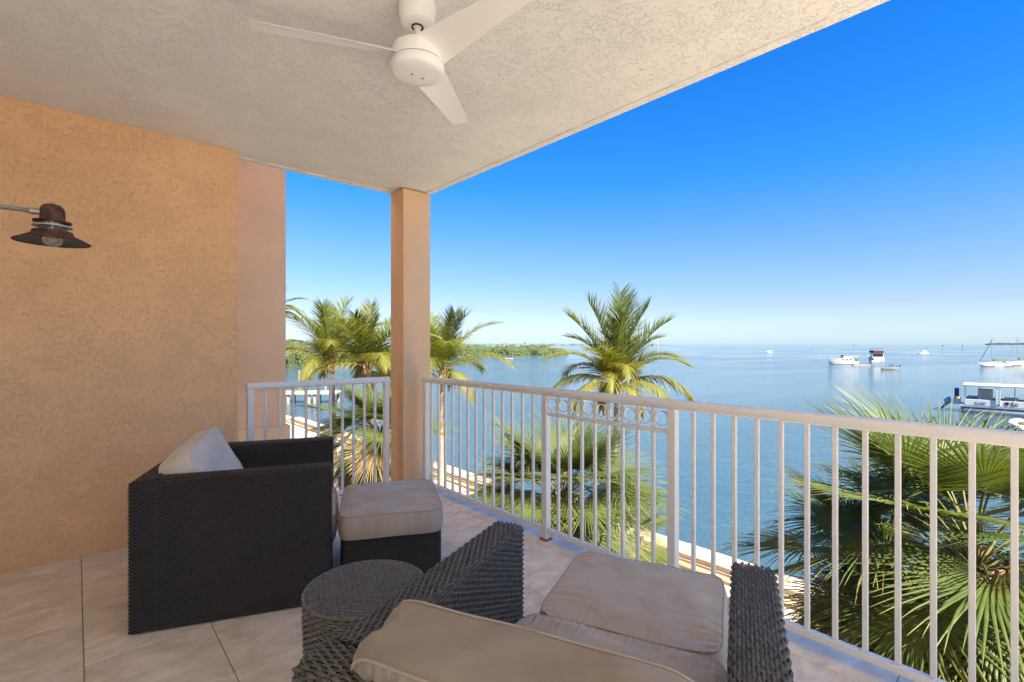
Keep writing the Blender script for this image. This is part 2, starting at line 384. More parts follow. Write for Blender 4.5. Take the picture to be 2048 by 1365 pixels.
def long_rail():
    T = thing('long_railing', 'long white metal railing with ring panel, running from column past the wicker chairs', 'railing', (2.457, 0, 0))
    y0, y1 = -2.95, 3.985
    rail_profile(MB(), y0, y1, oval(.062, 1.010, 1.067), 'y').build('top_rail', M['white_paint'], T, auto=40)
    posts = [3.953, 2.38, 1.404, -.16, -1.72]
    pm = MB().box((-PW / 2, -PW / 2, .0), (PW / 2, PW / 2, 1.03), .003).build('post', M['white_paint'], T)
    pm.location = (0, posts[0], 0)
    for p in posts[1:]:
        o = link('post', pm.data, None, T); o.location = (0, p, 0)
    for p in posts[1:3]:
        q = MB().box((-.034, p - .034, .0005), (.034, p + .034, .013), .003).build('rusted_foot', M['rust'], T)
    bm_ = None
    sec1 = [3.74, 3.631, 3.516, 3.408, 3.294, 3.183, 3.071, 2.958, 2.845, 2.735, 2.621, 2.508]
    sec1 = [3.85] + sec1
    sec2 = [2.262, 2.157, 2.053, 1.947, 1.842, 1.736, 1.631, 1.527]
    sec3 = [1.284 - .1085 * i for i in range(12)]
    sec4 = [-.28 - .1085 * i for i in range(13)]
    for a, b in zip(posts, posts[1:]):
        rail_profile(MB(), b + PW / 2, a - PW / 2, oval(.034, .052, .086, 12, 8), 'y').build('bottom_rail', M['white_paint'], T)
    rail_profile(MB(), posts[2] + PW / 2, posts[1] - PW / 2, oval(.024, .872, .897, 12, 8), 'y').build('panel_rail', M['white_paint'], T)
    first = None
    for yb in sec1 + sec2 + sec3 + sec4:
        if first is None:
            o = MB().box((-BW / 2, -BW / 2, .087), (BW / 2, BW / 2, 1.012), .0015, seg=1).build('baluster', M['white_paint'], T); first = o.data
        else: o = link('baluster', first, None, T)
        o.location = (0, yb, 0)
    edges = [2.38 - PW / 2 + .01] + sec2 + [1.404 + PW / 2 - .01]
    rm = None
    for a, b in zip(edges, edges[1:]):
        if rm is None:
            m = MB(); ro, ri, hx = .0425, .0385, .011
            m.lathe([(ri, -hx), (ro, -hx), (ro, hx), (ri, hx)], 36, closed=True)
            for v in m.bm.verts: v.co = Vector((v.co.z, v.co.x, v.co.y))
            o = m.build('ring', M['white_paint'], T, auto=40); rm = o.data
        else: o = link('ring', rm, None, T)
        o.location = (0, (a + b) / 2, .9535)
    return T
long_rail()
def short_rail():
    T = thing('short_railing', 'short white metal railing between ochre wall and corner column', 'railing', (0, 4.19, 0))
    rail_profile(MB(), .985, 2.195, oval(.062, 1.010, 1.067), 'x').build('top_rail', M['white_paint'], T, auto=40)
    pm = MB().box((-PW / 2, -PW / 2, 0), (PW / 2, PW / 2, 1.03), .003).build('post', M['white_paint'], T); pm.location = (1.012, 0, 0)
    o = link('post', pm.data, None, T); o.location = (2.168, 0, 0)
    rail_profile(MB(), 1.012 + PW / 2, 2.168 - PW / 2, oval(.034, .052, .086, 12, 8), 'x').build('bottom_rail', M['white_paint'], T)
    first = None
    for xb in (1.122, 1.227, 1.331, 1.436, 1.54, 1.643, 1.749, 1.85, 1.954, 2.057):
        if first is None:
            o = MB().box((-BW / 2, -BW / 2, .087), (BW / 2, BW / 2, 1.012), .0015, seg=1).build('baluster', M['white_paint'], T); first = o.data
        else: o = link('baluster', first, None, T)
        o.location = (xb, 0, 0)
short_rail()
# ---------------------------------------------------------------- ceiling fan
def ceiling_fan():
    T = thing('ceiling_fan', 'white three-blade ceiling fan hanging from the stucco ceiling', 'ceiling fan', (1.108, 1.852, HC))
    MB().lathe([(0, -.001), (.079, -.001), (.081, -.012), (.079, -.05), (.070, -.088), (.05, -.098), (.028, -.099), (0, -.099)], 40).build('canopy', M['fan'], T, auto=35)
    MB().lathe([(.026, -.0985), (.027, -.102), (.021, -.103), (.020, -.0985)], 24).build('canopy_collar', M['dark'], T)
    MB().lathe([(0, -.09), (.0135, -.09), (.0135, -.165), (.022, -.172), (.03, -.178), (0, -.178)], 20).build('downrod', M['fan'], T, auto=35)
    hz = -.176
    mh = MB().lathe([(0, hz), (.05, hz - .002), (.085, hz - .008), (.103, hz - .02), (.107, hz - .03), (.112, hz - .078), (.112, hz - .083), (0, hz - .083)], 48).build('motor_housing', M['fan'], T, auto=35)
    MB().lathe([(.104, hz - .083), (.108, hz - .083), (.108, hz - .087), (.104, hz - .087)], 48).build('shadow_gap', M['dark'], mh)
    MB().lathe([(0, hz - .086), (.113, hz - .086), (.117, hz - .092), (.117, hz - .108), (.1165, hz - .116), (.111, hz - .126), (.098, hz - .132), (.06, hz - .137), (0, hz - .139)], 48).build('lower_cover', M['fan'], T, smooth=True)
    for a in (-1, 1):
        MB().box((a * .026 - .002, -.006, hz - .1400), (a * .026 + .002, .006, hz - .1375)).build('cover_slot', M['dark'], T)
    # blades: tapered, twisted, thin
    n, wn_ = 14, 6; Vv = []; Fq = []
    for side in (0, 1):
        for i in range(n + 1):
            s = i / n; x = .085 + s * .565
            wd = .155 * (1 - s) ** 1.0 + .088 * s; pit = R(26) * (1 - s) + R(9) * s
            wd *= (1 if s < .97 else .93)
            for k in range(wn_ + 1):
                q = (k / wn_ - .5); yy = q * wd - .012 * s
                camb = .010 * (1 - 4 * q * q) * (1 - .5 * s)
                th = (.0042 if side == 0 else -.0042) * (1 - (2 * q) ** 4 * .8)
                Vv.append((x, yy * math.cos(pit), hz - .055 - yy * math.sin(pit) + camb + th))
    N1 = (n + 1) * (wn_ + 1)
    for sd_ in (0, 1):
        for i in range(n):
            for k in range(wn_):
                a = sd_ * N1 + i * (wn_ + 1) + k; f = (a, a + 1, a + wn_ + 2, a + wn_ + 1); Fq.append(f if sd_ == 0 else f[::-1])
    for i in range(n):
        a = i * (wn_ + 1); Fq.append((a, a + wn_ + 1, N1 + a + wn_ + 1, N1 + a)); b = a + wn_; Fq.append((b, N1 + b, N1 + b + wn_ + 1, b + wn_ + 1))
    for k in range(wn_): a = n * (wn_ + 1) + k; Fq.append((a, a + 1, N1 + a + 1, N1 + a))
    me = np_mesh('blade', Vv, Fq, True); me.set_sharp_from_angle(angle=R(50))
    base = IMG_RIGHT + R(80)
    for k in range(3):
        o = link('blade', me, M['fan'], T); o.rotation_euler = (0, 0, base + k * R(120))
ceiling_fan()
# ---------------------------------------------------------------- wall lamp
def wall_lamp():
    p = at_depth(105, 449, 2.02)
    T = thing('wall_lamp', 'rusty barn lamp with wide conical shade on a grey pipe arm', 'lamp', p)
    MB().lathe([(0, .083), (.012, .083), (.028, .078), (.037, .066), (.040, .05), (.040, .012), (0, .012)], 32).build('dome', M['lamp'], T, auto=40)
    MB().tube([(0, 0, .082), (0, 0, .089)], .004, 6).tube([(-.006, 0, .088), (.006, 0, .091)], .003, 6).build('top_screw', M['galv'], T)
    for z, r in ((.009, .061), (-.010, .063)):
        MB().lathe([(.036, z - .003), (r, z - .003), (r, z + .003), (.036, z + .003)], 36, closed=True).build('fin', M['lamp'] if z > 0 else M['galv'], T, auto=40)
    for k in range(3):
        a = R(30 + 120 * k); MB().tube([(.046 * math.cos(a), .046 * math.sin(a), .01), (.046 * math.cos(a), .046 * math.sin(a), -.034)], .004, 8).build('spacer', M['galv'], T)
    MB().lathe([(.031, .012), (.034, .012), (.034, -.032), (.031, -.032)], 28, closed=True).build('glass_sleeve', M['glass'], T, smooth=True)
    sh = MB().lathe([(.03, -.030), (.064, -.030), (.066, -.042), (.075, -.048), (.116, -.070), (.122, -.074), (.1215, -.0765), (.115, -.073), (.074, -.051), (.03, -.046)], 56).build('shade', M['lamp'], T, auto=35)
    MB().lathe([(.0, -.049), (.07, -.052), (.114, -.0742), (.114, -.0735), (.07, -.0515), (0, -.0485)], 56).build('shade_lining', M['lamp_in'], sh, smooth=True)
    MB().lathe([(0, -.092), (.014, -.090), (.027, -.082), (.033, -.069), (.03, -.056), (.02, -.0488)], 28).build('bulb', M['glass'], T, smooth=True)
    L = p.x - XB
    MB().tube([(-.036, 0, .045), (-.068, 0, .045)], .0125, 14).build('arm_collar', M['galv'], T, auto=50)
    MB().tube([(-.066, 0, .045), (-L * .6, 0, .052), (-L + .012, 0, .05)], .0095, 12).build('arm', M['galv'], T, smooth=True)
    MB().lathe([(0, 0), (.055, 0), (.05, .012), (0, .014)], 24).build('wall_plate', M['lamp'], T)
    T.children[-1].location = (-L + .001, 0, .05); T.children[-1].rotation_euler = (0, R(90), 0)
wall_lamp()
# ---------------------------------------------------------------- wicker
def weave(f, U, V, pu=.0175, pv=.0085, amp=.0026, wd=None, nu=4, nv=4, stakes=True, umin=None, umax=None):
    """strands along u (metres) crossing stakes every pu; f(u, v) -> positions, normals (arrays)"""
    wd = wd or pv * .94
    n = max(1, round(U / pu)); pu = U / n; rows = max(1, round(V / pv)); pv_ = V / rows
    tt = np.linspace(-1, 1, nv + 1); cr = .0030 * np.sqrt(np.clip(1 - tt ** 2 * .96, 0, 1))
    Vs, Fs = [], []; base = 0
    ui = np.arange(n * nu + 1) * (pu / nu)
    for r in range(rows):
        v0 = (r + .5) * pv_
        uu = ui
        if umin is not None:
            a, b = umin(v0), umax(v0); uu = ui[(ui >= a) & (ui <= b)]
            if len(uu) < 3: continue
        hgt = np.cos(np.pi * uu / pu + np.pi * r); hgt = np.sign(hgt) * np.abs(hgt) ** .75 * amp
        jit = RNG.normal(0, .00022, len(uu) // nu + 2).repeat(nu)[:len(uu)]
        A, B = np.meshgrid(uu, v0 + tt * wd / 2, indexing='ij')
        P, N = f(A.ravel(), B.ravel())
        H = (hgt[:, None] + jit[:, None] + cr[None, :]).ravel()
        Vs.append(P + N * H[:, None])
        i = np.arange(len(uu) - 1)[:, None]; k = np.arange(nv)[None, :]
        a = base + i * (nv + 1) + k
        Fs.append(np.stack([a, a + nv + 1, a + nv + 2, a + 1], -1).reshape(-1, 4)); base += len(uu) * (nv + 1)
    if stakes:
        ts = np.array([-1, -.55, -.1, .1, .55, 1.]); hs_ = np.array([-.0006, .0009, -.0004, -.0004, .0009, -.0006])
        vv = np.linspace(0, V, rows + 1)
        for kx in range(n + 1):
            u0 = kx * pu; v_ = vv
            if umin is not None:
                v_ = np.array([q for q in vv if umin(q) <= u0 <= umax(q)])
                if len(v_) < 2: continue
            A, B = np.meshgrid(u0 + ts * pu * .27, v_, indexing='ij')
            P, N = f(np.clip(A, 0, U).ravel(), B.ravel())
            Vs.append(P + N * np.repeat(hs_, len(v_))[:, None])
            m_ = len(v_); i = np.arange(5)[:, None]; k = np.arange(m_ - 1)[None, :]; a = base + i * m_ + k
            Fs.append(np.stack([a, a + m_, a + m_ + 1, a + 1], -1).reshape(-1, 4)); base += 6 * m_
    return np.concatenate(Vs), np.concatenate(Fs)
def poly_profile(pts, rad):
    """rounded polyline -> arc length, points, normals (left-hand normals)"""
    P = [np.array(pts[0], float)]
    for a, b, c in zip(pts, pts[1:], pts[2:]):
        a, b, c = map(lambda q: np.array(q, float), (a, b, c))
        d1 = (a - b) / np.linalg.norm(a - b); d2 = (c - b) / np.linalg.norm(c - b)
        s, e = b + d1 * rad, b + d2 * rad
        for k in range(7):
            t_ = k / 6; P.append((1 - t_) ** 2 * s + 2 * t_ * (1 - t_) * b + t_ ** 2 * e)
    P.append(np.array(pts[-1], float)); P = np.array(P)
    d = np.gradient(P, axis=0); L = np.r_[0, np.cumsum(np.linalg.norm(np.diff(P, axis=0), axis=1))]
    tg = d / np.linalg.norm(d, axis=1)[:, None]; N = np.stack([tg[:, 1], -tg[:, 0]], 1)
    return L, P, N
def prof_surface(prof, axis, o0, sign=1):
    """profile coords (q, z) extruded along axis 'x' or 'y' from o0"""
    L, P, N = prof
    def f(u, v):
        q = np.interp(v, L, P[:, 0]); z = np.interp(v, L, P[:, 1]); nq = np.interp(v, L, N[:, 0]) * sign; nz = np.interp(v, L, N[:, 1]) * sign
        k = np.sqrt(nq ** 2 + nz ** 2); nq, nz = nq / k, nz / k; o = o0 + u; zz = np.zeros_like(u)
        return (np.stack([o, q, z], 1), np.stack([zz, nq, nz], 1)) if axis == 'x' else (np.stack([q, o, z], 1), np.stack([nq, zz, nz], 1))
    return f, L[-1]
def flat_surface(o, eu, ev):
    o, eu, ev = map(np.array, (o, eu, ev)); n = np.cross(eu, ev)
    return lambda u, v: (o + u[:, None] * eu + v[:, None] * ev, np.tile(n, (len(u), 1)))
def woven_part(name, pieces, mt, parent, core=None, **kw):
    Vs, Fs, b = [], [], 0
    for f, U, V in pieces:
        v_, f_ = weave(f, U, V, **kw); Vs.append(v_); Fs.append(f_ + b); b += len(v_)
    o = link(name, np_mesh(name, np.concatenate(Vs), np.concatenate(Fs), True), mt, parent)
    if core:
        m = MB()
        for lo, hi in core: m.box(lo, hi)
        m.build('frame_core', M['dark'], o)
    return o
CW, CD, CH, AT, BT = .908, .888, .722, .112, .105
def armchair(label, loc, rz, mt, fine):
    """local frame: x forward, y left; origin at centre of front edge on the floor"""
    T = thing('armchair', label, 'armchair', loc, rz, 'wicker armchairs')
    kw = dict(nu=5, nv=5, pu=.020, pv=.0086, wd=.0074, amp=.0032) if fine else dict(nu=3, nv=3, stakes=False)
    if not fine: kw.update(pu=.017, pv=.0092, amp=.0026)
    e = .012
    for s in (1, -1):
        yo, yi = s * CW / 2, s * (CW / 2 - AT)
        pr = poly_profile([(yi, .16), (yi, CH), (yo, CH), (yo, .012)], .022)
        f, V = prof_surface(pr, 'x', -CD + BT, -1 if s == 1 else 1)
        zf = flat_surface((0, min(yo, yi), .012), (0, 1, 0), (0, 0, 1))
        woven_part('arm', [(f, CD - BT, V), (zf, AT, CH - .016)], mt, T,
                   [((-CD + BT + .004, min(yo, yi) + .005, .006), (-.004, max(yo, yi) - .005, CH - .005))], **kw)
    pr = poly_profile([(-CD, .012), (-CD, CH), (-CD + BT, CH), (-CD + BT, .16)], .022)
    f, V = prof_surface(pr, 'y', -CW / 2, -1)
    pcs = [(f, CW, V)]
    for s in (1, -1):
        pcs.append((flat_surface((-CD + (0 if s == -1 else BT), s * CW / 2, .012), (-s, 0, 0) if s == 1 else (1, 0, 0), (0, 0, 1)), BT, CH - .016))
    woven_part('backrest', pcs, mt, T, [((-CD + .005, -CW / 2 + .005, .006), (-CD + BT - .005, CW / 2 - .005, CH - .005))], **kw)
    wi = CW / 2 - AT
    woven_part('seat_base', [(flat_surface((-.045, -wi + .004, .02), (0, 1, 0), (0, 0, 1)), 2 * wi - .008, .255)], mt, T,
               [((-CD + BT + .002, -wi + .002, .02), (-.05, wi - .002, .27))], **(dict(nu=3, nv=3, stakes=False)))
    for sx in (-CD + .04, -.04):
        for sy in (-1, 1):
            MB().box((sx - .018, sy * (CW / 2 - .05) - .018, 0), (sx + .018, sy * (CW / 2 - .05) + .018, .0055), .002).build('foot', M['black'], T)
    return T
C1 = ((1.177, 2.978, 0), R(-22.2)); C2 = ((1.322, .953, 0), R(23.1))
armchair('dark brown wicker armchair set by the ochre wall, pale cushion on its back', C1[0], C1[1], M['wicker'], False)
armchair('greyish wicker armchair with taupe cushions beside the long railing', C2[0], C2[1], M['wicker_sheen'], True)
def ottoman(label, loc, rz, mt, D=.55, Wd=.60, H=.295, fine=False):
    T = thing('ottoman', label, 'ottoman', loc, rz, 'wicker ottomans')
    L, P, N = poly_profile([(0, -Wd / 2), (D / 2, -Wd / 2), (D / 2, Wd / 2), (-D / 2, Wd / 2), (-D / 2, -Wd / 2), (0, -Wd / 2)], .025)
    def f(u, v):
        x = np.interp(u, L, P[:, 0]); y_ = np.interp(u, L, P[:, 1]); nx = np.interp(u, L, N[:, 0]); ny = np.interp(u, L, N[:, 1])
        return np.stack([x, y_, .01 + v], 1), np.stack([nx, ny, np.zeros_like(nx)], 1)
    woven_part('woven_body', [(f, L[-1], H - .01)], mt, T, [((-D / 2 + .006, -Wd / 2 + .006, .006), (D / 2 - .006, Wd / 2 - .006, H))], nu=4, nv=4, stakes=fine)
    for sx in (-1, 1):
        for sy in (-1, 1):
            MB().box((sx * (D / 2 - .05) - .016, sy * (Wd / 2 - .05) - .016, 0), (sx * (D / 2 - .05) + .016, sy * (Wd / 2 - .05) + .016, .0055)).build('foot', M['black'], T)
    return T
O1 = ((1.462, 2.765, 0), R(-26)); O2 = ((1.60, 1.068, 0), R(24))
ottoman('dark wicker ottoman in front of the dark brown armchair', O1[0], O1[1], M['wicker'])
ottoman('greyish wicker ottoman pushed against the greyish armchair', O2[0], O2[1], M['wicker_sheen'], .54, .59, fine=True)
def side_table():
    r, H = .222, .45
    T = thing('side_table', 'round drum side table of dark wicker between the two armchairs', 'table', (.822, 1.752, 0), R(-18))
    def f(u, v):
        a = u / r; rr = r - .012 * (1 - v / H)
        return np.stack([rr * np.cos(a), rr * np.sin(a), .008 + v], 1), np.stack([np.cos(a), np.sin(a), np.zeros_like(a)], 1)
    woven_part('drum', [(f, 2 * math.pi * r, H - .012)], M['wicker_table'], T, None, nu=4, nv=4, pu=.02, pv=.0105, stakes=False)
    MB().lathe([(0, .005), (r - .022, .005), (r - .008, H - .008), (0, H - .008)], 48).build('drum_core', M['dark'], T)
    rt = r - .006
    v_, f_ = weave(flat_surface((-rt, -rt, H - .002), (1, 0, 0), (0, 1, 0)), 2 * rt, 2 * rt, pu=.020, pv=.0105, wd=.009, amp=.0034, nu=5, nv=5,
                   umin=lambda v: rt - math.sqrt(max(rt * rt - (v - rt) ** 2, 0)), umax=lambda v: rt + math.sqrt(max(rt * rt - (v - rt) ** 2, 0)))
    link('top', np_mesh('top', v_, f_, True), M['wicker_table'], T)
    ring = [(r * math.cos(2 * math.pi * k / 72) * .992, r * math.sin(2 * math.pi * k / 72) * .992, H - .004) for k in range(73)]
    MB().tube(ring, .0062, 8).build('rim', M['wicker_table'], T, smooth=True)
side_table()
# ---------------------------------------------------------------- cushions
def sines(seed, n, fmax, fmin=1):
    g_ = np.random.default_rng(seed); fr = g_.uniform(fmin, fmax, n); an = g_.uniform(0, 2 * np.pi, n); ph = g_.uniform(0, 2 * np.pi, n); am = 1 / np.sqrt(fr)
    am /= am.sum()
    return lambda x, y=0: sum(a * np.sin(f_ * (np.cos(q) * x + np.sin(q) * y) + p) for a, f_, q, p in zip(am, fr, an, ph))
def sines1(seed, n, lo, hi):
    g_ = np.random.default_rng(seed); fr = g_.uniform(lo, hi, n); ph = g_.uniform(0, 2 * np.pi, n); am = g_.uniform(.5, 1, n); am /= am.sum()
    return lambda x: sum(a * np.sin(f_ * x + p) for a, f_, p in zip(am, fr, ph))
def cushion(name, label, hx, hy, h, M4, mt, seed, crown=.03, wrk=.0045, wx=1, wy=1, fold=.006, sup=9, group=None, under=.2):
    """box cushion: domed top and bottom panels, boxing band, piping on both seams; origin at its base centre"""
    n = 120; A, B = np.meshgrid(np.linspace(-1, 1, n + 1), np.linspace(-1, 1, n + 1), indexing='ij')
    mx = np.maximum(np.abs(A), np.abs(B)); k = np.where(mx > 0, mx / np.maximum((np.abs(A) ** sup + np.abs(B) ** sup) ** (1 / sup), 1e-9), 1)
    X, Y = A * k * hx, B * k * hy
    w1, w2 = sines1(seed, 7, 120, 330), sines1(seed + 1, 7, 120, 330); fo_ = sines(seed + 2, 12, 48, 10); fo = lambda x, y: 1.6 * np.abs(fo_(x, y)) ** .7 * np.sign(fo_(x, y)); e1 = sines1(seed + 3, 4, 4, 14); wob = sines(seed + 4, 6, 8, 2)
    def rip(s_, x, phase): # gathers: one-sided sharp puckers
        q = s_(x + phase); return np.abs(q) ** .8 * np.sign(q)
    def panel(sgn):
        dx, dy = (1 - np.abs(A)) * hx, (1 - np.abs(B)) * hy
        dome = crown * (1 - np.abs(A) ** 3.2) ** .8 * (1 - np.abs(B) ** 3.2) ** .8
        env = lambda d, l: np.minimum(d / .012, 1) * np.exp(-d / l)
        ph = .02 * wob(X * 3, Y * 3)
        wr = 2.4 * wrk * (wy * rip(w1, X + np.sign(B) * .37, ph) * env(dy, .055 + .035 * e1(X * 2 + np.sign(B))) + wx * rip(w2, Y + np.sign(A) * .41, ph) * env(dx, .055 + .035 * e1(Y * 2 + 3 * np.sign(A))))
        fl_ = 1.7 * fold * fo(X, Y) * np.minimum(np.minimum(dx, dy) / .05, 1)
        edge = .004 * e1(X * 1.3 + Y * 1.7)
        return np.stack([X, Y, (h / 2) + sgn * (h / 2 + dome * (1 if sgn > 0 else max(.25, under * .6)) + (wr + fl_) * (1 if sgn > 0 else under)) + edge], -1)
    T_, Bt = panel(1), panel(-1)
    idx = lambda i, j, o_=0: o_ + i * (n + 1) + j
    V = [T_.reshape(-1, 3), Bt.reshape(-1, 3)]; F = []
    i, j = np.meshgrid(np.arange(n), np.arange(n), indexing='ij'); a = (i * (n + 1) + j).ravel()
    F.append(np.stack([a, a + n + 1, a + n + 2, a + 1], 1)); a2 = a + (n + 1) ** 2; F.append(np.stack([a2, a2 + 1, a2 + n + 2, a2 + n + 1], 1))
    loop = [(q, 0) for q in range(n)] + [(n, q) for q in range(n)] + [(n - q, n) for q in range(n)] + [(0, n - q) for q in range(n)]
    tl = np.array([T_[p] for p in loop]); bl = np.array([Bt[p] for p in loop]); m_ = len(loop)
    tg = np.roll(tl, -1, 0) - np.roll(tl, 1, 0); nr = np.stack([tg[:, 1], -tg[:, 0]], 1); nr /= np.linalg.norm(nr, axis=1)[:, None]
    ws = sines1(seed + 9, 9, 40, 120); s_ = np.r_[0, np.cumsum(np.linalg.norm(np.diff(tl[:, :2], axis=0), axis=1))]; per = s_[-1]
    nb = 9; band = []
    for q in range(nb + 1):
        t_ = q / nb; pnt = tl * (1 - t_) + bl * t_
        bul = .014 * np.sin(np.pi * t_) ** .7 + wrk * 2.2 * ws(s_) * np.sin(np.pi * t_) * np.exp(-t_ * 1.2) * np.clip(np.minimum(s_, per - s_) / .03, 0, 1)
        bul = bul + 1.9 * fold * under * fo(s_ * .9 + t_ * h * 1.2, t_ * h) * np.sin(np.pi * t_) ** .6
        pnt = pnt.copy(); pnt[:, :2] += nr * bul[:, None]; band.append(pnt)
    b0 = 2 * (n + 1) ** 2; V.append(np.concatenate(band))
    q, c_ = np.meshgrid(np.arange(nb), np.arange(m_), indexing='ij'); a = b0 + q * m_ + c_; b_ = b0 + q * m_ + (c_ + 1) % m_
    F.append(np.stack([a, b_, b_ + m_, a + m_], -1).reshape(-1, 4))
    o = link(name, np_mesh(name, np.concatenate(V), np.concatenate(F), True), mt); tag(o, label, 'cushion', group)
    for lp in (tl, bl):
        p = lp.copy(); p[:, :2] += nr * .0015
        MB().tube([tuple(v) for v in p] + [tuple(p[0])], .0030, 6, False).build('piping', M['piping'] if mt is not M['cushion_pale'] else mt, o, smooth=True)
    o.matrix_world = M4
    return o
def pose(base, rz, off, tilt=0, roll=0):
    return Matrix.Translation(base) @ Matrix.Rotation(rz, 4, 'Z') @ Matrix.Translation(off) @ Matrix.Rotation(roll, 4, 'X') @ Matrix.Rotation(tilt, 4, 'Y')
wi = CW / 2 - AT - .006
# chair with grey weave
cushion('ottoman_cushion', 'taupe ottoman cushion with gathered edges in front of the greyish armchair', .285, .305, .115, pose(O2[0], O2[1], (.005, 0, .297)), M['cushion'], 11, .022, .0048, .3, 1, .006)
cushion('seat_cushion', 'taupe seat cushion inside the greyish armchair', .382, wi, .135, pose(C2[0], C2[1], (-.362, 0, .275)), M['cushion'], 23, .028, .004, 1, .5, .012)
cushion('back_cushion', 'taupe back cushion leaning in the greyish armchair', .25, wi - .005, .15, pose(C2[0], C2[1], (-CD + BT + .065, .01, .555), R(72)) @ Matrix.Translation((0, 0, -.075)), M['cushion_shaded'], 31, .035, .005, .8, .8, .014, under=.9)
# dark chair
cushion('ottoman_cushion', 'taupe ottoman cushion in front of the dark brown armchair', .285, .325, .125, pose(O1[0], O1[1], (.0, 0, .297)), M['cushion'], 41, .018, .0045, 1, .3, .006)
cushion('seat_cushion', 'taupe seat cushion inside the dark brown armchair', .382, wi, .13, pose(C1[0], C1[1], (-.362, 0, .272)), M['cushion'], 53, .02, .004, 1, 1, .006)
cushion('back_cushion', 'pale back cushion sticking up from the dark brown armchair', .245, wi - .02, .15, pose(C1[0], C1[1], (-CD + BT + .135, .0, .588), R(64), R(5)) @ Matrix.Translation((0, 0, -.075)), M['cushion_pale'], 61, .03, .0035, 1, .6, .007, 7, under=.6)
# ---------------------------------------------------------------- palms
def strips_mesh(name, V, F, tip):
    me = np_mesh(name, V, F, False)
    a = me.attributes.new('tip', 'FLOAT', 'POINT'); a.data.foreach_set('value', np.asarray(tip, np.float32))
    return me
def unit(v): return v / np.maximum(np.linalg.norm(v, axis=-1, keepdims=True), 1e-9)
def rachis(L, e0, droop, n=18, power=1.5):
    s = np.linspace(0, 1, n + 1); e = e0 - droop * s ** power
    d = np.stack([np.cos(e), np.zeros_like(e), np.sin(e)], 1)
    P = np.r_[[[0, 0, 0]], np.cumsum((d[1:] + d[:-1]) / 2 * L / n, axis=0)]
    return s, P, d
def frond_mesh(g_, L, e0, droop, hang, nl=66, width=.024, leaf=.31, power=1.5, tipy=.25):
    """feather frond: rachis plus two rows of drooping leaflets; grows along +x, gravity is -z"""
    s, P, D = rachis(L, e0, droop, 18, power)
    V, F, T = [], [], []
    # rachis tube (triangular)
    b = 0
    for i in range(len(s)):
        r = .022 * (1 - s[i]) + .003; up = np.array([-D[i, 2], 0, D[i, 0]])
        V += [P[i] + up * r, P[i] + np.array([0, r, 0]) - up * r * .5, P[i] - np.array([0, r, 0]) - up * r * .5]; T += [.55 * (1 - s[i])] * 3
    for i in range(len(s) - 1):
        for k in range(3): a = i * 3 + k; a2 = i * 3 + (k + 1) % 3; F.append((a, a2, a2 + 3, a + 3))
    b = len(V)
    for side in (1, -1):
        for q in range(nl):
            u = .14 + .86 * (q + g_.uniform(0, .7)) / nl; u = min(u, .995)
            p = np.array([np.interp(u, s, P[:, i]) for i in range(3)]); d = unit(np.array([np.interp(u, s, D[:, i]) for i in range(3)]))
            up = np.array([-d[2], 0, d[0]])
            ll = L * leaf * (.45 + .75 * math.sin(math.pi * min(1, (u * .86 + .12))) ** .8) * g_.uniform(.85, 1.1)
            sw = R(32 + 32 * u + g_.normal(0, 5)); lift = .32 - .25 * hang + g_.normal(0, .06)
            d0 = unit(side * math.cos(sw) * np.array([0, 1, 0]) + math.sin(sw) * d + lift * up)
            ns = 4; cur = p.copy(); dd = d0.copy(); w_ = width * g_.uniform(.8, 1.15)
            for j in range(ns + 1):
                f_ = j / ns; wd = w_ * (1 - f_ ** 1.6) * (.55 + .45 * min(1, f_ * 4)) + .0015
                wv = d - dd * np.dot(d, dd); wv = wv / max(np.linalg.norm(wv), 1e-6)
                V += [cur - wv * wd / 2, cur + wv * wd / 2]; T += [tipy * f_ ** 3 * g_.uniform(.4, 1.2)] * 2
                dd = unit(dd + np.array([0, 0, -1]) * (hang * (.55 + .35 * f_)) * g_.uniform(.75, 1.25)); cur = cur + dd * ll / ns
            for j in range(ns): a = b + j * 2; F.append((a, a + 1, a + 3, a + 2))
            b += (ns + 1) * 2
    return strips_mesh('frond', V, F, np.clip(T, 0, 1))
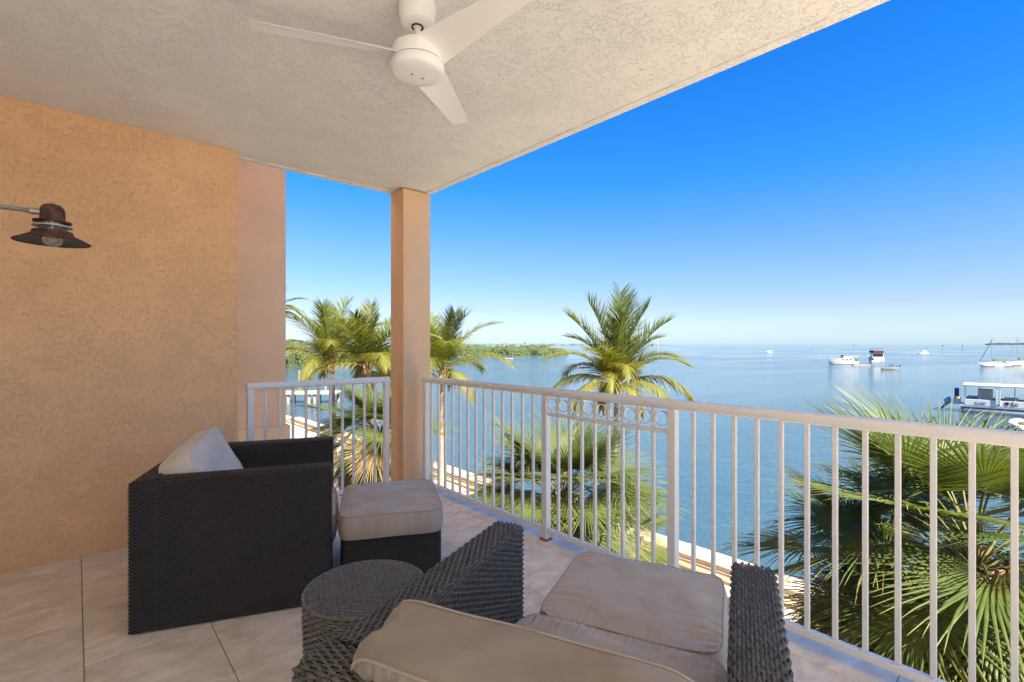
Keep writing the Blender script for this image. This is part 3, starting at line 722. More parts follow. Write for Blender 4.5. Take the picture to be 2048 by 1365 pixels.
def coconut_palm(label, crown, lean, fronds, seed, scale=1.0, trunk_r=.10):
    """crown: world point; fronds: (azimuth in picture terms, elevation deg, droop deg, length, hang, colour mix 0 green..1 yellow)"""
    g_ = np.random.default_rng(seed)
    base = Vector((crown.x + lean[0], crown.y + lean[1], GZ)); H = crown.z - GZ
    T = thing('coconut_palm', label, 'palm tree', base, 0, 'coconut palms along the seawall')
    pts, rs = [], []
    n = 34
    for i in range(n + 1):
        f_ = i / n; c_ = f_ ** 1.6
        pts.append((-lean[0] * c_, -lean[1] * c_, H * f_)); rs.append(trunk_r * (1.5 - .8 * min(1, f_ * 5) if f_ < .2 else .78 - .2 * f_) * (1 + .05 * (i % 2)))
    MB().tube(pts, rs, 12).build('trunk', M['bark'], T, smooth=True)
    # fibrous heart of the crown
    m = MB()
    for k in range(9):
        a = k * 2.4; r = .06 * scale
        m.tube([(-lean[0] + r * math.cos(a), -lean[1] + r * math.sin(a), H - .12), (-lean[0] + 2.2 * r * math.cos(a), -lean[1] + 2.2 * r * math.sin(a), H + .22 * scale)], [.05 * scale, .02 * scale], 6)
    m.build('crown_shaft', M['boot'], T)
    for i, (az, e, dr, L, hg, yl) in enumerate(fronds):
        me = frond_mesh(g_, L * scale, R(e), R(dr), hg, width=.028 * scale)
        o = link('frond', me, M['coco_leaf'], T)
        o.location = (-lean[0] + .04 * math.cos(az), -lean[1] + .04 * math.sin(az), H + .05); o.rotation_euler = (R(g_.normal(0, 3)), 0, IMG_RIGHT + R(az))
        gr, ye = np.array((.054, .092, .02)), np.array((.25, .20, .028)); yl = .72 * yl; c_ = gr * (1 - yl) + ye * yl
        o.color = (*c_, 1)
    return T
def auto_fronds(seed, n=22, L=2.5):
    g_ = np.random.default_rng(seed); out = []
    for i in range(n):
        f_ = i / (n - 1)
        out.append((i * 137.5 + g_.normal(0, 10), 87 - 62 * f_ + g_.normal(0, 5), 14 + 100 * f_ + g_.normal(0, 6), L * (.82 + .25 * math.sin(math.pi * f_)) * g_.uniform(.9, 1.08), .06 + .42 * f_, max(0, .05 + .75 * f_ ** 1.5 + g_.normal(0, .08))))
    return out
PF = [(95, 89, 8, 2.7, .05, .05), (60, 83, 14, 2.5, .05, .1), (190, 80, 24, 2.5, .07, .05), (350, 80, 26, 2.4, .07, .05), (280, 80, 30, 2.2, .1, .15), (178, 70, 34, 2.45, .10, .08), (5, 68, 40, 2.4, .10, .08),
      (150, 66, 60, 2.2, .14, .2), (30, 64, 62, 2.3, .14, .15), (230, 66, 75, 1.9, .2, .25), (320, 60, 80, 2.0, .2, .25), (190, 56, 84, 2.3, .2, .55), (352, 52, 86, 2.2, .2, .4), (270, 62, 120, 1.8, .3, .55), (255, 50, 130, 1.7, .32, .8),
      (90, 50, 90, 2.2, .25, .3), (60, 42, 95, 2.2, .25, .35), (130, 45, 95, 2.2, .25, .35), (176, 34, 108, 2.25, .5, .5), (356, 30, 100, 2.35, .5, .45), (215, 24, 110, 1.9, .5, .85), (318, 26, 110, 1.9, .5, .7), (290, 20, 130, 1.6, .5, .95), (240, 25, 120, 1.6, .5, .9)]
coconut_palm('coconut palm with full green crown rising behind the ring panel of the long railing', at_depth(1233, 778, 12.9), (.05, .1), PF, 3, .95)
coconut_palm('coconut palm with leaning trunk beside the right face of the corner column', at_depth(884, 752, 18.3), (-.35, -.5), auto_fronds(14, 20, 2.7), 4, 1.0)
coconut_palm('yellowish coconut palm nearest the stucco wing, seen over the short railing', at_depth(664, 735, 15.6), (.2, .2), auto_fronds(21, 17, 2.25), 5, 1.0)
coconut_palm('yellowish coconut palm with upright spear leaf next to the corner column over the short railing', at_depth(735, 742, 14.2), (.1, -.1), [(85, 88, 8, 1.9, .05, .6)] + auto_fronds(33, 15, 2.0), 6, 1.0)
coconut_palm('tall coconut palm mostly hidden behind the stucco wing, one frond showing', at_depth(533, 640, 20), (.1, .1), auto_fronds(44, 20, 1.5), 7, 1.0)
coconut_palm('bright green young palm low behind the short railing against the corner column', at_depth(780, 775, 16.5), (0, 0), auto_fronds(52, 12, 1.8), 8, .9)
def fan_mesh(g_, lp, e0, dr, Rr, nseg=60, spread=124, sag=.35, cup=.15, tear=.0):
    s, P, D = rachis(lp, e0, dr, 8, 1.3)
    V, F, T = [], [], []
    for i in range(len(s)):
        r = .017 - .008 * s[i]; up = np.array([-D[i, 2], 0, D[i, 0]])
        V += [P[i] + up * r * .6, P[i] + np.array([0, r, 0]) - up * r * .3, P[i] - np.array([0, r, 0]) - up * r * .3]; T += [.35, .35, .35]
    for i in range(len(s) - 1):
        for k in range(3): a = i * 3 + k; a2 = i * 3 + (k + 1) % 3; F.append((a, a2, a2 + 3, a + 3))
    b = len(V); hub = P[-1]; t_ = D[-1]; up = np.array([-t_[2], 0, t_[0]]); sd_ = np.array([0, 1, 0])
    dphi = R(2 * spread / nseg); G_ = np.array([0, 0, -1.])
    rr = np.array([.03, .18, .34, .56, .80, 1.0])
    for k in range(nseg):
        ph = (k + .5 - nseg / 2) * dphi; aph = abs(ph) / R(spread)
        L = Rr * (1 - .22 * aph ** 2) * g_.uniform(.9, 1.06)
        # costa: the middle of the blade runs on and curves down, sides fold up a little
        base_d = unit(math.cos(ph) * t_ + math.sin(ph) * sd_ + up * (cup * aph + .10))
        wv0 = unit(-math.sin(ph) * t_ + math.cos(ph) * sd_)
        droop = sag * g_.uniform(.6, 1.5) * (1.0 if g_.random() > .12 else 2.2); cur = hub + t_ * .10 * Rr * (1 - aph); dd = base_d; last = 0
        tw = g_.normal(0, .25)
        for j, q in enumerate(rr):
            step = (q - last) * L; last = q
            bend = (.10 if q < .5 else droop * (q - .35))
            dd = unit(dd + G_ * bend * .55 + wv0 * (tw * .12 if q > .5 else 0)); cur = cur + dd * step
            hw = q * L * math.tan(dphi / 2) * 1.04 if q <= .35 else .34 * L * math.tan(dphi / 2) * 1.1 * (1 - (q - .34) / .66) ** .8 + .0006
            nrm = unit(np.cross(dd, wv0)); fold = hw * .42
            V += [cur - wv0 * hw - nrm * fold, cur + nrm * fold * .6, cur + wv0 * hw - nrm * fold]
            tp = max(0, (q - .72) / .28) ** 1.5 * g_.uniform(0, .9); T += [tp] * 3
        for j in range(len(rr) - 1):
            a = b + j * 3; F += [(a, a + 1, a + 4, a + 3), (a + 1, a + 2, a + 5, a + 4)]
        b += len(rr) * 3
    return strips_mesh('fan_leaf', V, F, np.clip(T, 0, 1))
def sabal_palm(label, crown, seed, n=26, Rr=.85, lp=.8, trunk_r=.16, lean=(0, 0), boots=True, elo=-35, ehi=82, aim=None, yl=.12):
    g_ = np.random.default_rng(seed); H = crown.z - GZ
    T = thing('fan_palm', label, 'palm tree', (crown.x + lean[0], crown.y + lean[1], GZ), 0, 'fan palms below the balcony')
    pts = [(-lean[0] * (i / 10) ** 1.5, -lean[1] * (i / 10) ** 1.5, (H - .05) * i / 10) for i in range(11)]
    MB().tube(pts, [trunk_r * (1.15 - .2 * i / 10) for i in range(11)], 14).build('trunk', M['bark'], T, smooth=True)
    if boots:
        m = MB()
        nb = 90
        for k in range(nb):
            f_ = k / nb; zz = H * (.42 + .58 * f_) - .1; a = k * 2.39996; c_ = (zz / H) ** 1.5
            o_ = Vector((-lean[0] * c_, -lean[1] * c_, zz)); d = Vector((math.cos(a), math.sin(a), 0)); t_ = Vector((-d.y, d.x, 0))
            r0 = trunk_r * .9; L = .20 + .08 * g_.random(); w_ = .085 * (.8 + .4 * g_.random())
            v = [m.bm.verts.new(o_ + d * r + t_ * q + Vector((0, 0, z))) for r, q, z in ((r0, -w_, 0), (r0, w_, 0), (r0 + .05, -w_ * .7, .01), (r0 + .05, w_ * .7, .01),
                 (r0 + .09, -w_ * .35, L), (r0 + .09, w_ * .35, L), (r0 + .06, -w_ * .35, L), (r0 + .06, w_ * .35, L))]
            for q in ((2, 3, 5, 4), (0, 2, 4, 6), (3, 1, 7, 5), (4, 5, 7, 6), (1, 0, 6, 7)): m.bm.faces.new([v[z] for z in q])
        m.build('leaf_boots', M['boot'], T)
    meshes = {}
    for i in range(n):
        f_ = i / (n - 1); e = ehi + (elo - ehi) * f_ + g_.normal(0, 6)
        cls = (min(5, int(f_ * 6)), g_.integers(0, 2))
        if cls not in meshes:
            ee = ehi + (elo - ehi) * (cls[0] + .5) / 6
            meshes[cls] = fan_mesh(g_, lp * g_.uniform(.9, 1.1), R(ee), R(28 + 30 * f_), Rr * g_.uniform(.92, 1.08), sag=.20 + .55 * f_, cup=.28 - .15 * f_)
        o = link('fan_leaf', meshes[cls], M['fan_leaf'], T)
        az = i * 137.508 + g_.normal(0, 8)
        o.location = (-lean[0], -lean[1], H - .08 * f_); o.rotation_euler = (R(g_.normal(0, 12)), 0, R(az)); s_ = g_.uniform(.88, 1.1); o.scale = (s_, s_, s_)
        gr, ye = np.array((.038, .072, .02)), np.array((.115, .112, .03)); q = np.clip(yl + .35 * f_ ** 2 + g_.normal(0, .08), 0, 1); c_ = gr * (1 - q) + ye * q
        if (f_ > .9 and g_.random() < .6) or (f_ > .45 and g_.random() < .08): c_ = np.array((.20, .135, .06))
        o.color = (*c_, 1)
    return T
sabal_palm('fan palm with thick booted trunk seen through the short railing', at_depth(760, 872, 9.6), 101, 40, .84, .66, .17)
sabal_palm('large fan palm filling the gap behind the ring panel of the long railing', at_depth(1122, 1005, 7.7), 102, 66, .92, .82, .16)
sabal_palm('smaller yellow-green fan palm low beside the large one, next to the railing post', at_depth(1262, 1085, 8.6), 103, 20, .6, .5, .14, yl=.3)
sabal_palm('big fan palm close outside the long railing, crossing the view of the moored pontoon boat', at_depth(1955, 1135, 4.45), 104, 50, .95, .85, .15, (.35, -.35))
sabal_palm('fan palm with sprawling blades leaning against the big fan palm outside the long railing', at_depth(1770, 1150, 5.4), 106, 18, .95, .75, .14)
sabal_palm('young fan palm with broad blades low under the big fan palm', at_depth(1880, 1330, 4.7), 105, 14, .85, .6, .12, boots=False, elo=0, ehi=70, yl=.2)
# ---------------------------------------------------------------- boats and far things
def loft(m, L, B, H, keel=-.3, sheer=.35, n=14, transom=.85, tumble=.82):
    """hull: bow at +x; waterline z=0, gunwale H at stern rising by sheer to the bow"""
    rows = []
    for i in range(n + 1):
        f_ = i / n; x = -L / 2 + L * f_; b = B / 2 * (transom + (1 - transom) * math.sin(min(1, f_ * 2) * math.pi / 2)) * (1 - max(0, (f_ - .45) / .55) ** 2.3)
        g_ = H + sheer * f_ ** 2; k = keel * (1 - max(0, (f_ - .75) / .25) ** 2 * .9); ov = .10 * L * max(0, f_ - .8) / .2
        rows.append([(x, 0, k), (x, b * tumble, .02), (x + ov * .6, b * .97, g_ * .6), (x + ov, b, g_), (x + ov, 0, g_ + .02)])
    vs = [[[m.bm.verts.new((x, sy * y_ if y_ else 0, z)) for x, y_, z in r] for r in rows] for sy in (1, -1)]
    for side in vs:
        for a, b in zip(side, side[1:]):
            for k in range(4):
                try: m.bm.faces.new((a[k], a[k + 1], b[k + 1], b[k]))
                except ValueError: pass
        m.bm.faces.new(side[0])
    return m
def wedge(m, x0, x1, w0, w1, z0, z1, rake0=0, rake1=0):
    """tapered cabin block: from x0 (aft) to x1 (fwd)"""
    v = [m.bm.verts.new(p) for p in ((x0, -w0, z0), (x0, w0, z0), (x1, w1, z0), (x1, -w1, z0), (x0 + rake0, -w0 * .93, z1), (x0 + rake0, w0 * .93, z1), (x1 - rake1, w1 * .9, z1), (x1 - rake1, -w1 * .9, z1))]
    for q in ((0, 1, 2, 3), (4, 7, 6, 5), (0, 4, 5, 1), (1, 5, 6, 2), (2, 6, 7, 3), (3, 7, 4, 0)): m.bm.faces.new([v[i] for i in q])
    return m
LEFT = math.pi - YAW
def rail_set(pts, h, r=.02):
    m = MB(); m.tube([(x, y_, z + h) for x, y_, z in pts], r, 5)
    for x, y_, z in pts: m.tube([(x, y_, z), (x, y_, z + h)], r, 5)
    return m
# cabin cruiser
p = at_z(1686, 729, WZ)
T = thing('cabin_cruiser', 'white cabin cruiser with flybridge and a plank raft trailing astern', 'boat', p, LEFT - .12)
loft(MB(), 8.2, 2.9, 1.0, sheer=.75).build('hull', M['gel'], T, auto=40)
MB().box((-4.1, -1.3, .03), (3.2, 1.3, .10)).build('waterline_stripe', M['black'], T)
c = wedge(MB(), -2.6, 2.3, 1.2, .75, 1.02, 1.85, 0, 1.2).build('cabin', M['gel'], T)
for sy in (1, -1):
    for x0 in (-2.2, -1.0, .2): MB().box((x0, sy * 1.16 - .02, 1.38), (x0 + .9, sy * 1.16 + .02, 1.70)).build('window', M['glass_dark'], c)
wedge(MB(), -2.2, .5, 1.05, .8, 1.86, 2.55, 0, .5).build('flybridge', M['gel'], T)
MB().box((-.2, -.5, 2.55), (.5, .5, 2.95), .08).build('helm_cover', M['maroon'], T)
MB().box((-3.9, -1.1, 2.42), (-1.4, 1.1, 2.52), .02).build('hardtop', M['gel'], T)
for x in (-3.7, -2.3):
    for sy in (-1, 1): MB().tube([(x, sy, 1.0), (x, sy, 2.43)], .03, 6).build('hardtop_post', M['grey'], T)
MB().box((-3.6, -.8, 1.03), (-2.7, .8, 1.75), .05).build('cockpit_gear', M['green_canvas'], T)
MB().box((-4.3, -.25, .5), (-4.12, .25, 1.5), .05).build('outboard_motor', M['black'], T)
rail_set([(1.4, .9, 1.3), (2.6, .75, 1.45), (3.9, .25, 1.65), (3.9, -.25, 1.65), (2.6, -.75, 1.45), (1.4, -.9, 1.3)], .45).build('bow_rail', M['grey'], T)
q = at_z(1722, 731, WZ)
T = thing('plank_raft', 'thin wooden plank raft floating astern of the cabin cruiser', 'raft', q, IMG_RIGHT)
for k in range(3): MB().box((-2.6, -.6 + k * .42, -.05), (2.6, -.22 + k * .42, .16)).build('plank', M['wood_warm'], T)
for x in (-2, 0, 2): MB().box((x - .1, -.6, .16), (x + .1, .62, .24)).build('cross_beam', M['wood'], T)
# trawler seen from astern
p = at_z(1750, 722.5, WZ)
T = thing('trawler_yacht', 'white motor yacht with maroon canvas seen from its stern', 'boat', p, math.atan2(p.y, p.x) + .25)
loft(MB(), 10, 4.0, 1.3, sheer=.8).build('hull', M['gel'], T, auto=40)
c = wedge(MB(), -4.0, 2.5, 1.75, 1.2, 1.3, 3.1, 0, 1.0).build('cabin', M['gel'], T)
for k in range(3): MB().box((-4.06, -1.5 + k * 1.05, 1.75), (-4.0, -.6 + k * 1.05, 2.75)).build('window', M['glass_dark'], c)
MB().box((-4.6, -1.6, 3.12), (1.0, 1.6, 4.0), .05).build('bridge_canvas', M['maroon'], T)
MB().box((-4.4, -1.5, 4.75), (.8, 1.5, 4.85), .03).build('bimini', M['maroon'], T)
for x in (-4.2, .5):
    for sy in (-1, 1): MB().tube([(x, sy * 1.4, 3.9), (x, sy * 1.4, 4.78)], .04, 6).build('bimini_post', M['grey'], T)
MB().box((-5.6, -1.0, .25), (-5.0, 1.0, .4)).build('swim_platform', M['wood'], T)
T = thing('tender_dinghy', 'small white dinghy hanging off the stern of the maroon-topped yacht', 'boat', at_z(1751, 724.4, WZ), IMG_RIGHT)
loft(MB(), 3.6, 1.5, .55, sheer=.15).build('hull', M['gel'], T, auto=40); MB().box((-1.2, -.7, .50), (1.0, .7, .62), .03).build('boat_cover', M['cream'], T)
# three more distant boats
def small_boat(name, label, px, py, L, col, mast=0, rz=LEFT):
    p = at_z(px, py, WZ); T = thing(name, label, 'boat', p, rz)
    loft(MB(), L, L * .32, L * .12, sheer=L * .07).build('hull', M['gel'], T, auto=40)
    c = wedge(MB(), -L * .25, L * .2, L * .12, L * .09, L * .12, L * .28, 0, L * .08).build('cabin', col, T)
    for sy in (1, -1): MB().box((-L * .2, sy * L * .115 - .02, L * .18), (L * .05, sy * L * .115 + .02, L * .24)).build('window', M['glass_dark'], c)
    MB().box((-L * .42, -L * .1, L * .30), (-L * .02, L * .1, L * .315)).build('canopy', col, T)
    for x in (-L * .4, -L * .05):
        for sy in (1, -1): MB().tube([(x, sy * L * .09, L * .12), (x, sy * L * .09, L * .305)], L * .006, 5).build('canopy_post', M['grey'], T)
    if mast: MB().tube([(-L * .36, 0, L * .12), (-L * .36, 0, mast)], L * .008, 6).build('mast', M['grey'], T); MB().box((-L * .42, -.1, mast - .9), (-L * .3, .1, mast)).build('mast_flag', M['green_canvas'], T)
    return T
small_boat('motor_boat', 'white motor boat with a short mast, far out beyond the maroon-topped yacht', 1846, 707.5, 6.6, M['gel'], 4.2)
small_boat('fishing_boat', 'pale open fishing boat far out, beyond the cabin cruiser and left of none', 1538, 705.5, 5.2, M['cream'])
bpy.data.objects['fishing_boat']['label'] = 'tiny pale fishing boat alone on the open water far beyond the coconut palm'
T = small_boat('speed_boat', 'small speedboat crossing in front of the mangrove island', 1018, 718.5, 3.6, M['black'])
# sailing boats
def sailboat(label, px, py, L, mast, rz, jib, hullm):
    p = at_z(px, py, WZ); T = thing('sailing_boat', label, 'boat', p, rz, 'moored sailing boats')
    loft(MB(), L, L * .28, L * .10, sheer=L * .05, transom=.7).build('hull', hullm, T, auto=40)
    MB().box((-L * .5, -L * .11, .03), (L * .4, L * .11, .14)).build('waterline_stripe', M['glass_dark'], T)
    c = wedge(MB(), -L * .15, L * .22, L * .09, L * .06, L * .1, L * .16, 0, L * .06).build('cabin', M['cream'], T)
    for sy in (1, -1): MB().box((-L * .1, sy * L * .085 - .02, L * .12), (L * .1, sy * L * .085 + .02, L * .145)).build('window', M['glass_dark'], c)
    MB().tube([(L * .1, 0, L * .12), (L * .1, 0, mast)], [.09, .06], 8).build('mast', M['grey'], T)
    MB().tube([(L * .1, 0, L * .24), (-L * .38, 0, L * .22)], .06, 6).build('boom', M['grey'], T)
    wedge(MB(), -L * .40, L * .06, L * .055, L * .03, L * .18, L * .27).build('sail_cover', M['green_canvas'], T)
    MB().tube([(L * .53, 0, L * .16), (L * .1, 0, mast * .93)], .07 if jib else .02, 6).build('furled_jib' if jib else 'forestay', M['glass_dark'], T)
    MB().tube([(-L * .47, 0, L * .12), (L * .1, 0, mast)], .015, 5).build('backstay', M['grey'], T)
    return T
sailboat('moored sailing boat with furled jib and green sail cover', 1990, 733.5, 8.4, 8.3, LEFT, True, M['gel'])
sailboat('moored cream sailing boat behind the one with the furled jib', 2040, 731.5, 8.6, 8.8, LEFT + .15, False, M['cream'])
# submerged wreck with birds
p = at_z(1780, 738.5, WZ)
T = thing('sunken_skiff', 'nearly sunken skiff lying awash with birds on it', 'boat', p, IMG_RIGHT)
loft(MB(), 4.2, 1.1, .22, keel=-.4, sheer=.1).build('hull', M['wood'], T)
MB().tube([(-2.2, 0, -.2), (-2.35, 0, .9)], .05, 6).build('bow_post', M['wood'], T)
def bird(px, py, label, sc=1.0, rz=0, z=.25):
    b = at_z(px, py, WZ); b.z = WZ + z
    o = thing('water_bird', label, 'bird', b, rz, 'birds on the sunken skiff')
    m = MB()
    m.tube([(-.34, 0, .30), (-.18, 0, .36), (0, 0, .42), (.14, 0, .50), (.20, 0, .62), (.20, 0, .74), (.25, 0, .80), (.33, 0, .79)], [.015, .07, .11, .09, .045, .035, .045, .012], 8)
    m.build('body', M['bird'], o, smooth=True)
    for sy in (-1, 1): MB().tube([(0, sy * .05, .34), (0, sy * .05, 0)], .012, 5).build('leg', M['bird'], o)
    o.scale = (sc, sc, sc)
for k, px in enumerate((1772, 1779, 1785, 1793, 1799)):
    bird(px, 738.5 - .15 * (k % 2), 'dark water bird standing on the sunken skiff', 1.0 + .25 * (k % 3), IMG_RIGHT + k * 1.3)
# markers, gull
def marker(px, py, h):
    p = at_z(px, py, WZ); T = thing('channel_marker', 'thin channel marker post standing in the open bay near the horizon', 'marker', p, 0, 'channel markers')
    MB().tube([(0, 0, -.5), (0, 0, h)], .25, 6).build('post', M['wood'], T); MB().box((-.8, -.8, h), (.8, .8, h + 1.4)).build('board', M['green_canvas'], T)
for px, py, h in ((1885, 697, 3.4), (1925, 697.5, 3.2), (1707, 694, 4.5)): marker(px, py, h)
# pontoon tour boat
p = at_z(1921, 822, WZ)
dirv = IMG_RIGHT - R(45)
T = thing('pontoon_boat', 'long white pontoon tour boat with flat roof and lettering on its side', 'boat', p, dirv)
for sy in (-1.1, 1.1):
    m = MB(); m.tube([(0, sy, .15), (.5, sy, .2), (9.5, sy, .2), (10.2, sy, .45)], [.25, .42, .42, .1], 14); m.build('pontoon', M['grey'], T, smooth=True)
MB().box((-.1, -1.45, .62), (10.2, 1.45, .74), .02).build('deck', M['gel'], T)
MB().box((-.1, -1.5, .56), (10.2, -1.44, .66)).build('rub_rail', M['grey'], T)
for k, (x0, x1) in enumerate(((.5, 3.55), (4.0, 7.2), (7.25, 10.0))):
    MB().box((x0, -1.46, .75), (x1, -1.40, 1.30), .015).build('side_panel', M['panel'], T); MB().box((x0, 1.40, .75), (x1, 1.46, 1.30), .015).build('side_panel', M['cream'], T)
MB().box((.3, -1.55, 2.52), (10.4, 1.55, 2.68), .04).build('roof', M['gel'], T)
for x in (.5, 2.0, 3.6, 5.4, 7.2, 9.6):
    for sy in (-1.38, 1.38): MB().tube([(x, sy, .74), (x, sy, 2.53)], .03, 6).build('roof_post', M['grey'], T)
MB().box((1.8, -.4, .75), (3.3, .7, 2.2), .05).build('helm_console', M['cream'], T)
for x0 in (.7, 4.4, 7.6): MB().box((x0, .5, .75), (x0 + 1.4, 1.35, 1.45), .08).build('bench_seat', M['cream'], T)
ld = MB()
for sx in (3.62, 4.0): ld.tube([(sx, -1.5, .85), (sx, -1.5, 2.6)], .025, 6)
for k in range(6): ld.tube([(3.62, -1.5, 1.05 + k * .27), (4.0, -1.5, 1.05 + k * .27)], .02, 6)
ld.build('ladder', M['gel'], T)
MB().box((-.56, -1.35, 1.35), (-.06, -1.22, 2.3), .03).build('blue_banner', M['blue'], T)
MB().lathe([(.08, -.06), (.2, -.06), (.2, .06), (.08, .06)], 18, (-.2, -1.45, 1.4), True).build('life_ring', M['yellow'], T)
MB().box((-.7, -1.2, .74), (-.02, 1.2, 1.25), .04).build('stern_box', M['gel'], T)
ob = MB().box((-1.75, -.35, .6), (-.95, .35, 1.25), .16, Matrix.Rotation(R(-28), 3, 'Y')).build('outboard_motor', M['grey'], T, auto=40)
MB().tube([(-1.4, 0, .7), (-2.1, 0, .1)], [.14, .07], 8).build('outboard_leg', M['black'], ob)
MB().tube([(.35, -1.2, 2.68), (.35, -1.2, 3.2)], .02, 6).build('antenna', M['grey'], T)
def lettering(txt, size, x, z, mt, par):
    cu = bpy.data.curves.new('lettering', 'FONT'); cu.body = txt; cu.size = size; cu.extrude = .004
    to = bpy.data.objects.new('lettering_curve', cu); COL.objects.link(to); bpy.context.view_layer.update()
    me = bpy.data.meshes.new_from_object(to.evaluated_get(bpy.context.evaluated_depsgraph_get())); bpy.data.objects.remove(to)
    me.materials.clear(); o = link('lettering', me, mt, par); o.rotation_euler = (R(90), 0, 0); o.location = (x, -1.475, z); return o
T.scale = (.68, 1, 1)
lettering('d.com', .44, 1.55, .89, mat('grey_letters', (.10, .105, .11), .6), T)
lettering('Bri', .58, 5.0, .85, M['black'], T)
MB().box((4.45, -1.48, .93), (4.80, -1.465, 1.22)).build('square_logo', M['black'], T)
p = at_z(2052, 862, WZ)
T = thing('inflatable_dinghy', 'white inflatable dinghy moored in front of the pontoon tour boat', 'boat', p, IMG_RIGHT + R(60))
m = MB(); m.tube([(-1.5, .65, .3), (.6, .65, .32), (1.3, .4, .42), (1.55, 0, .5), (1.3, -.4, .42), (.6, -.65, .32), (-1.5, -.65, .3)], .24, 10); m.build('tube', M['gel'], T, smooth=True)
MB().box((-1.4, -.5, .1), (1.0, .5, .16)).build('floor_board', M['grey'], T); MB().box((-1.45, -.55, .1), (-1.35, .55, .6)).build('transom', M['grey'], T)
# dock at far left
p = at_z(575, 806, WZ)
T = thing('dock', 'low concrete dock on dark pilings across the water behind the short railing', 'dock', p, IMG_RIGHT + R(4))
MB().box((-6, -1.2, 1.0), (5.6, 1.2, 1.22), .02).build('deck', M['concrete'], T)
MB().box((-6, -1.15, 1.2), (5.6, -1.1, 1.32)).build('edge_beam', M['wood'], T)
for x in (-4.5, -2, .4, 2.6, 3.2, 5.2):
    for yy in (-.9, .9): MB().tube([(x, yy, -1), (x, yy, 1.0)], .16, 8).build('piling', M['wood'], T)
for x in (1.6, 4.4): MB().tube([(x, -1.0, 1.2), (x, -1.0, 3.6)], .09, 8).build('mooring_post', M['wood'], T)
# sun loungers on the beach
proto = None
for k, (px, py) in enumerate(((678, 938), (690, 946), (704, 956), (716, 968))):
    p = at_z(px, py, GZ)
    if proto is None:
        proto = thing('sun_lounger', 'low beige sun lounger on the sand below the fan palm with the booted trunk', 'sun lounger', p, IMG_RIGHT + R(12), 'sun loungers on the sand')
        MB().box((-.95, -.32, .30), (.55, .32, .35), .01).build('bed', M['cream'], proto)
        MB().box((-.35, -.32, -.02), (.35, .32, .03), .01, None).build('backrest', M['cream'], proto); proto.children[-1].location = (.84, 0, .50); proto.children[-1].rotation_euler = (0, R(-35), 0)
        for x in (-.85, .45):
            for sy in (-1, 1): MB().tube([(x, sy * .29, 0), (x, sy * .29, .31)], .022, 6).build('leg', M['glass_dark'], proto)
    else:
        c = copy_tree(proto); c.location = p
# ---------------------------------------------------------------- mangroves and far shores
def thicket(name, ells, n, size, col, kind='stuff', seed=1):
    """leaf clusters over a run of crowns: (centre, rx, ry, h)"""
    g_ = np.random.default_rng(seed); V, F = [], []
    vol = np.array([e[1] * e[2] + e[1] * e[3] for e in ells]); cnt = (n * vol / vol.sum()).astype(int)
    for (c, rx, ry, h), m_ in zip(ells, cnt):
        d = unit(g_.normal(size=(m_, 3))); d[:, 2] = np.abs(d[:, 2]) - .15
        rad = g_.uniform(.78, 1.03, (m_, 1)) * (1 + .12 * np.sin(d[:, :1] * 9 + c[0]) * np.cos(d[:, 1:2] * 8))
        P = np.array(c) + d * rad * np.array([rx, ry, h])
        nn = unit(d + g_.normal(0, .55, (m_, 3)) + np.array([0, 0, .5])); a = unit(np.cross(nn, g_.normal(size=(m_, 3)))); b = np.cross(nn, a)
        s_ = size * g_.uniform(.6, 1.4, (m_, 1))
        q = np.stack([P - a * s_ - b * s_ * .6, P + a * s_ * .3 - b * s_, P + a * s_ + b * s_ * .6, P - a * s_ * .3 + b * s_], 1)
        V.append(q.reshape(-1, 3))
    V = np.concatenate(V); F = np.arange(len(V)).reshape(-1, 4)
    me = np_mesh(name, V, F); o = link(name, me, M['far_leaf']); o.color = (*col, 1)
    tag(o, kind=kind); return o
g_ = np.random.default_rng(77)
ells = []
for k in range(46):
    f_ = k / 45; px = 800 + 318 * f_; p = at_z(px, 710.3 - .5 * f_ + g_.uniform(-3.2, 0), WZ); h = (4.6 + 2.4 * g_.random()) * (1 if f_ < .93 else .62)
    ells.append(((p.x, p.y, WZ + .1), 5 + 2 * g_.random(), 5 + 2 * g_.random(), h))
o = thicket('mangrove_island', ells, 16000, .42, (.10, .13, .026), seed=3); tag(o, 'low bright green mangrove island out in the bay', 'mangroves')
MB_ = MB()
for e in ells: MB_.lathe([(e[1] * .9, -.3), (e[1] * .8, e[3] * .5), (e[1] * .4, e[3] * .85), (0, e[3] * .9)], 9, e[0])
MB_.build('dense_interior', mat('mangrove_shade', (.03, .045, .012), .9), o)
ells = []
for k in range(34):
    f_ = k / 33; px = 500 + 270 * f_; py = 737 - 20 * f_ + g_.uniform(-2, 0); p = at_z(px, py, WZ); d_ = (p.xy.length)
    h = (7.5 * (1 - f_) + 3.2 * f_) * g_.uniform(.8, 1.15) * (1 + .4 * f_); ells.append(((p.x, p.y, WZ + .1), 4.5 + 2 * g_.random(), 4.5 + 2 * g_.random(), h))
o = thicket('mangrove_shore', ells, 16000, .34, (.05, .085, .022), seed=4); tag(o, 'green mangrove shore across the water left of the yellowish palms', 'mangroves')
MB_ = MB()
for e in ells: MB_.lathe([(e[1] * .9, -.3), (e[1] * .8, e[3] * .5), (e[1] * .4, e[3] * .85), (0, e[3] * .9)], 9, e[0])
MB_.build('dense_interior', bpy.data.materials['mangrove_shade'], o)
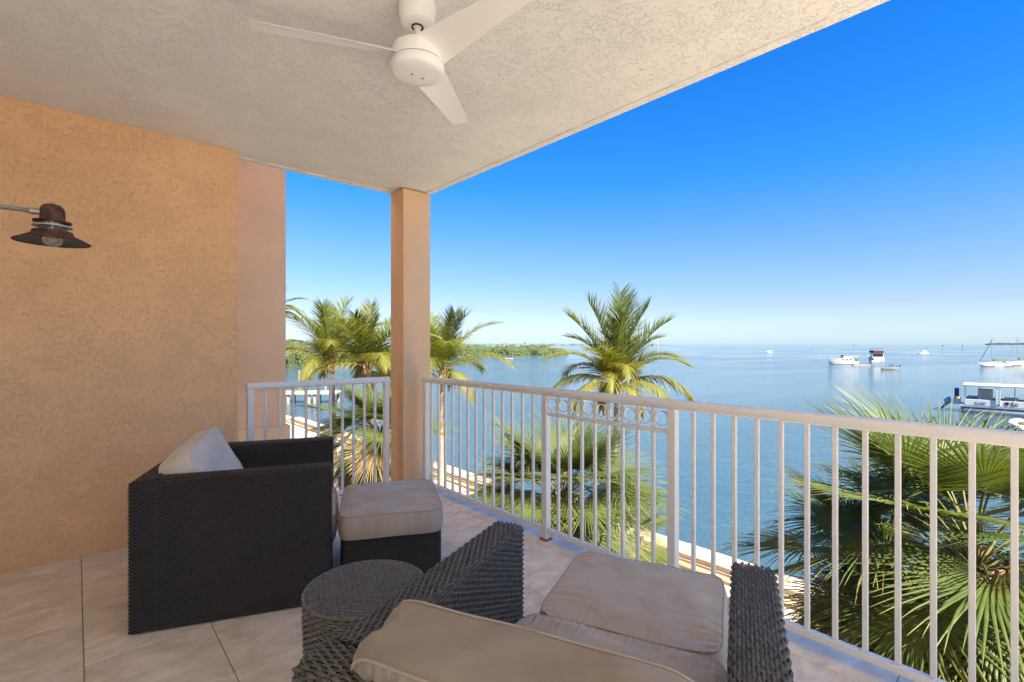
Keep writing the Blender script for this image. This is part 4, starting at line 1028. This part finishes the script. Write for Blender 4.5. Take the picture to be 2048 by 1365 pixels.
# far key with trees and houses
def far_key(name, label, px0, px1, py, hmin, hmax, n, col, seed, taper=True):
    g_ = np.random.default_rng(seed); m = MB(); ells = []
    for k in range(n):
        f_ = k / (n - 1); p = at_z(px0 + (px1 - px0) * f_, py, WZ); tp = (min(1, (1 - f_) * 12) if taper else min(1, f_ * 12)) * .75 + .25
        h = g_.uniform(hmin, hmax) * tp; ells.append(((p.x, p.y, WZ), h * g_.uniform(1.5, 3), h * 2, h))
    o = thicket(name, ells, n * 55, hmax * .16, col, seed=seed)
    for e in ells: m.lathe([(e[1] * .95, -1), (e[1] * .8, e[3] * .5), (e[1] * .3, e[3] * .85), (0, e[3] * .9)], 8, e[0])
    mm = bpy.data.materials.get('far_shade_' + name) or mat('far_shade_' + name, tuple(c * .9 for c in col), .9)
    m.build('dense_interior', mm, o)
    return tag(o, label, 'far shore')
far_key('far_shore', 'thin far wooded shore along the horizon behind the mangrove island', 560, 1338, 691.4, 5, 11, 210, (.085, .10, .07), 5)
far_key('far_island', 'dark flat island on the horizon behind the moored sailing boats', 1972, 2120, 690.2, 14, 20, 40, (.012, .020, .022), 6, False)
g_ = np.random.default_rng(9)
for px in (930, 1012, 1050, 1305):
    p = at_z(px, 691.9, WZ); T = thing('far_house', 'tiny pale house among the trees of the thin far shore', 'house', p, g_.uniform(0, 1.5), 'houses on the far shore')
    L, D_, h = g_.uniform(14, 26), 10, g_.uniform(2.2, 3)
    MB().box((-L / 2, -D_ / 2, 0), (L / 2, D_ / 2, h)).build('wall', M['house'], T)
    MB().prism([(-D_ / 2 - 1, 0), (D_ / 2 + 1, 0), (0, 1.6)], -L / 2 - .5, L / 2 + .5).build('roof', M['grey'], T); T.children[-1].rotation_euler = (R(90), 0, R(90)); T.children[-1].location = (0, 0, h)
p = at_z(1318, 691.4, WZ)
T = thing('radio_tower', 'thin lattice radio tower at the tip of the far wooded shore', 'tower', p)
m = MB(); Ht = 52
for a, b in ((1, 1), (1, -1), (-1, -1), (-1, 1)): m.tube([(a * 4, b * 4, 0), (a * 1.0, b * 1.0, Ht)], .55, 4)
m.build('legs', M['grey'], T)
m = MB()
for k in range(9):
    z0, z1 = Ht * k / 9, Ht * (k + 1) / 9; w0, w1 = 4 - 3 * k / 9, 4 - 3 * (k + 1) / 9
    for i_ in range(4):
        c4 = [(1, 1), (1, -1), (-1, -1), (-1, 1)]; a, b = c4[i_], c4[(i_ + 1) % 4]
        m.tube([(a[0] * w0, a[1] * w0, z0), (b[0] * w1, b[1] * w1, z1)], .3, 4)
m.build('bracing', M['grey'], T)
# gull in the air
p = at_depth(1497, 662, 70)
T = thing('gull', 'white gull gliding above the horizon over the bay', 'bird', p, IMG_RIGHT)
MB().tube([(-.22, 0, 0), (-.1, 0, .01), (.08, 0, .02), (.2, 0, .03), (.27, 0, .02)], [.01, .05, .055, .035, .008], 8).build('body', M['gel'], T, smooth=True)
for sy in (-1, 1):
    m = MB(); v = [m.bm.verts.new(q) for q in ((.1, 0, .04), (-.08, 0, .04), (-.05, sy * .32, .14), (.1, sy * .32, .15), (-.06, sy * .68, .06), (-.02, sy * .66, .07))]
    m.bm.faces.new((v[0], v[1], v[2], v[3])); m.bm.faces.new((v[3], v[2], v[4], v[5])); m.build('wing', M['gel'], T)
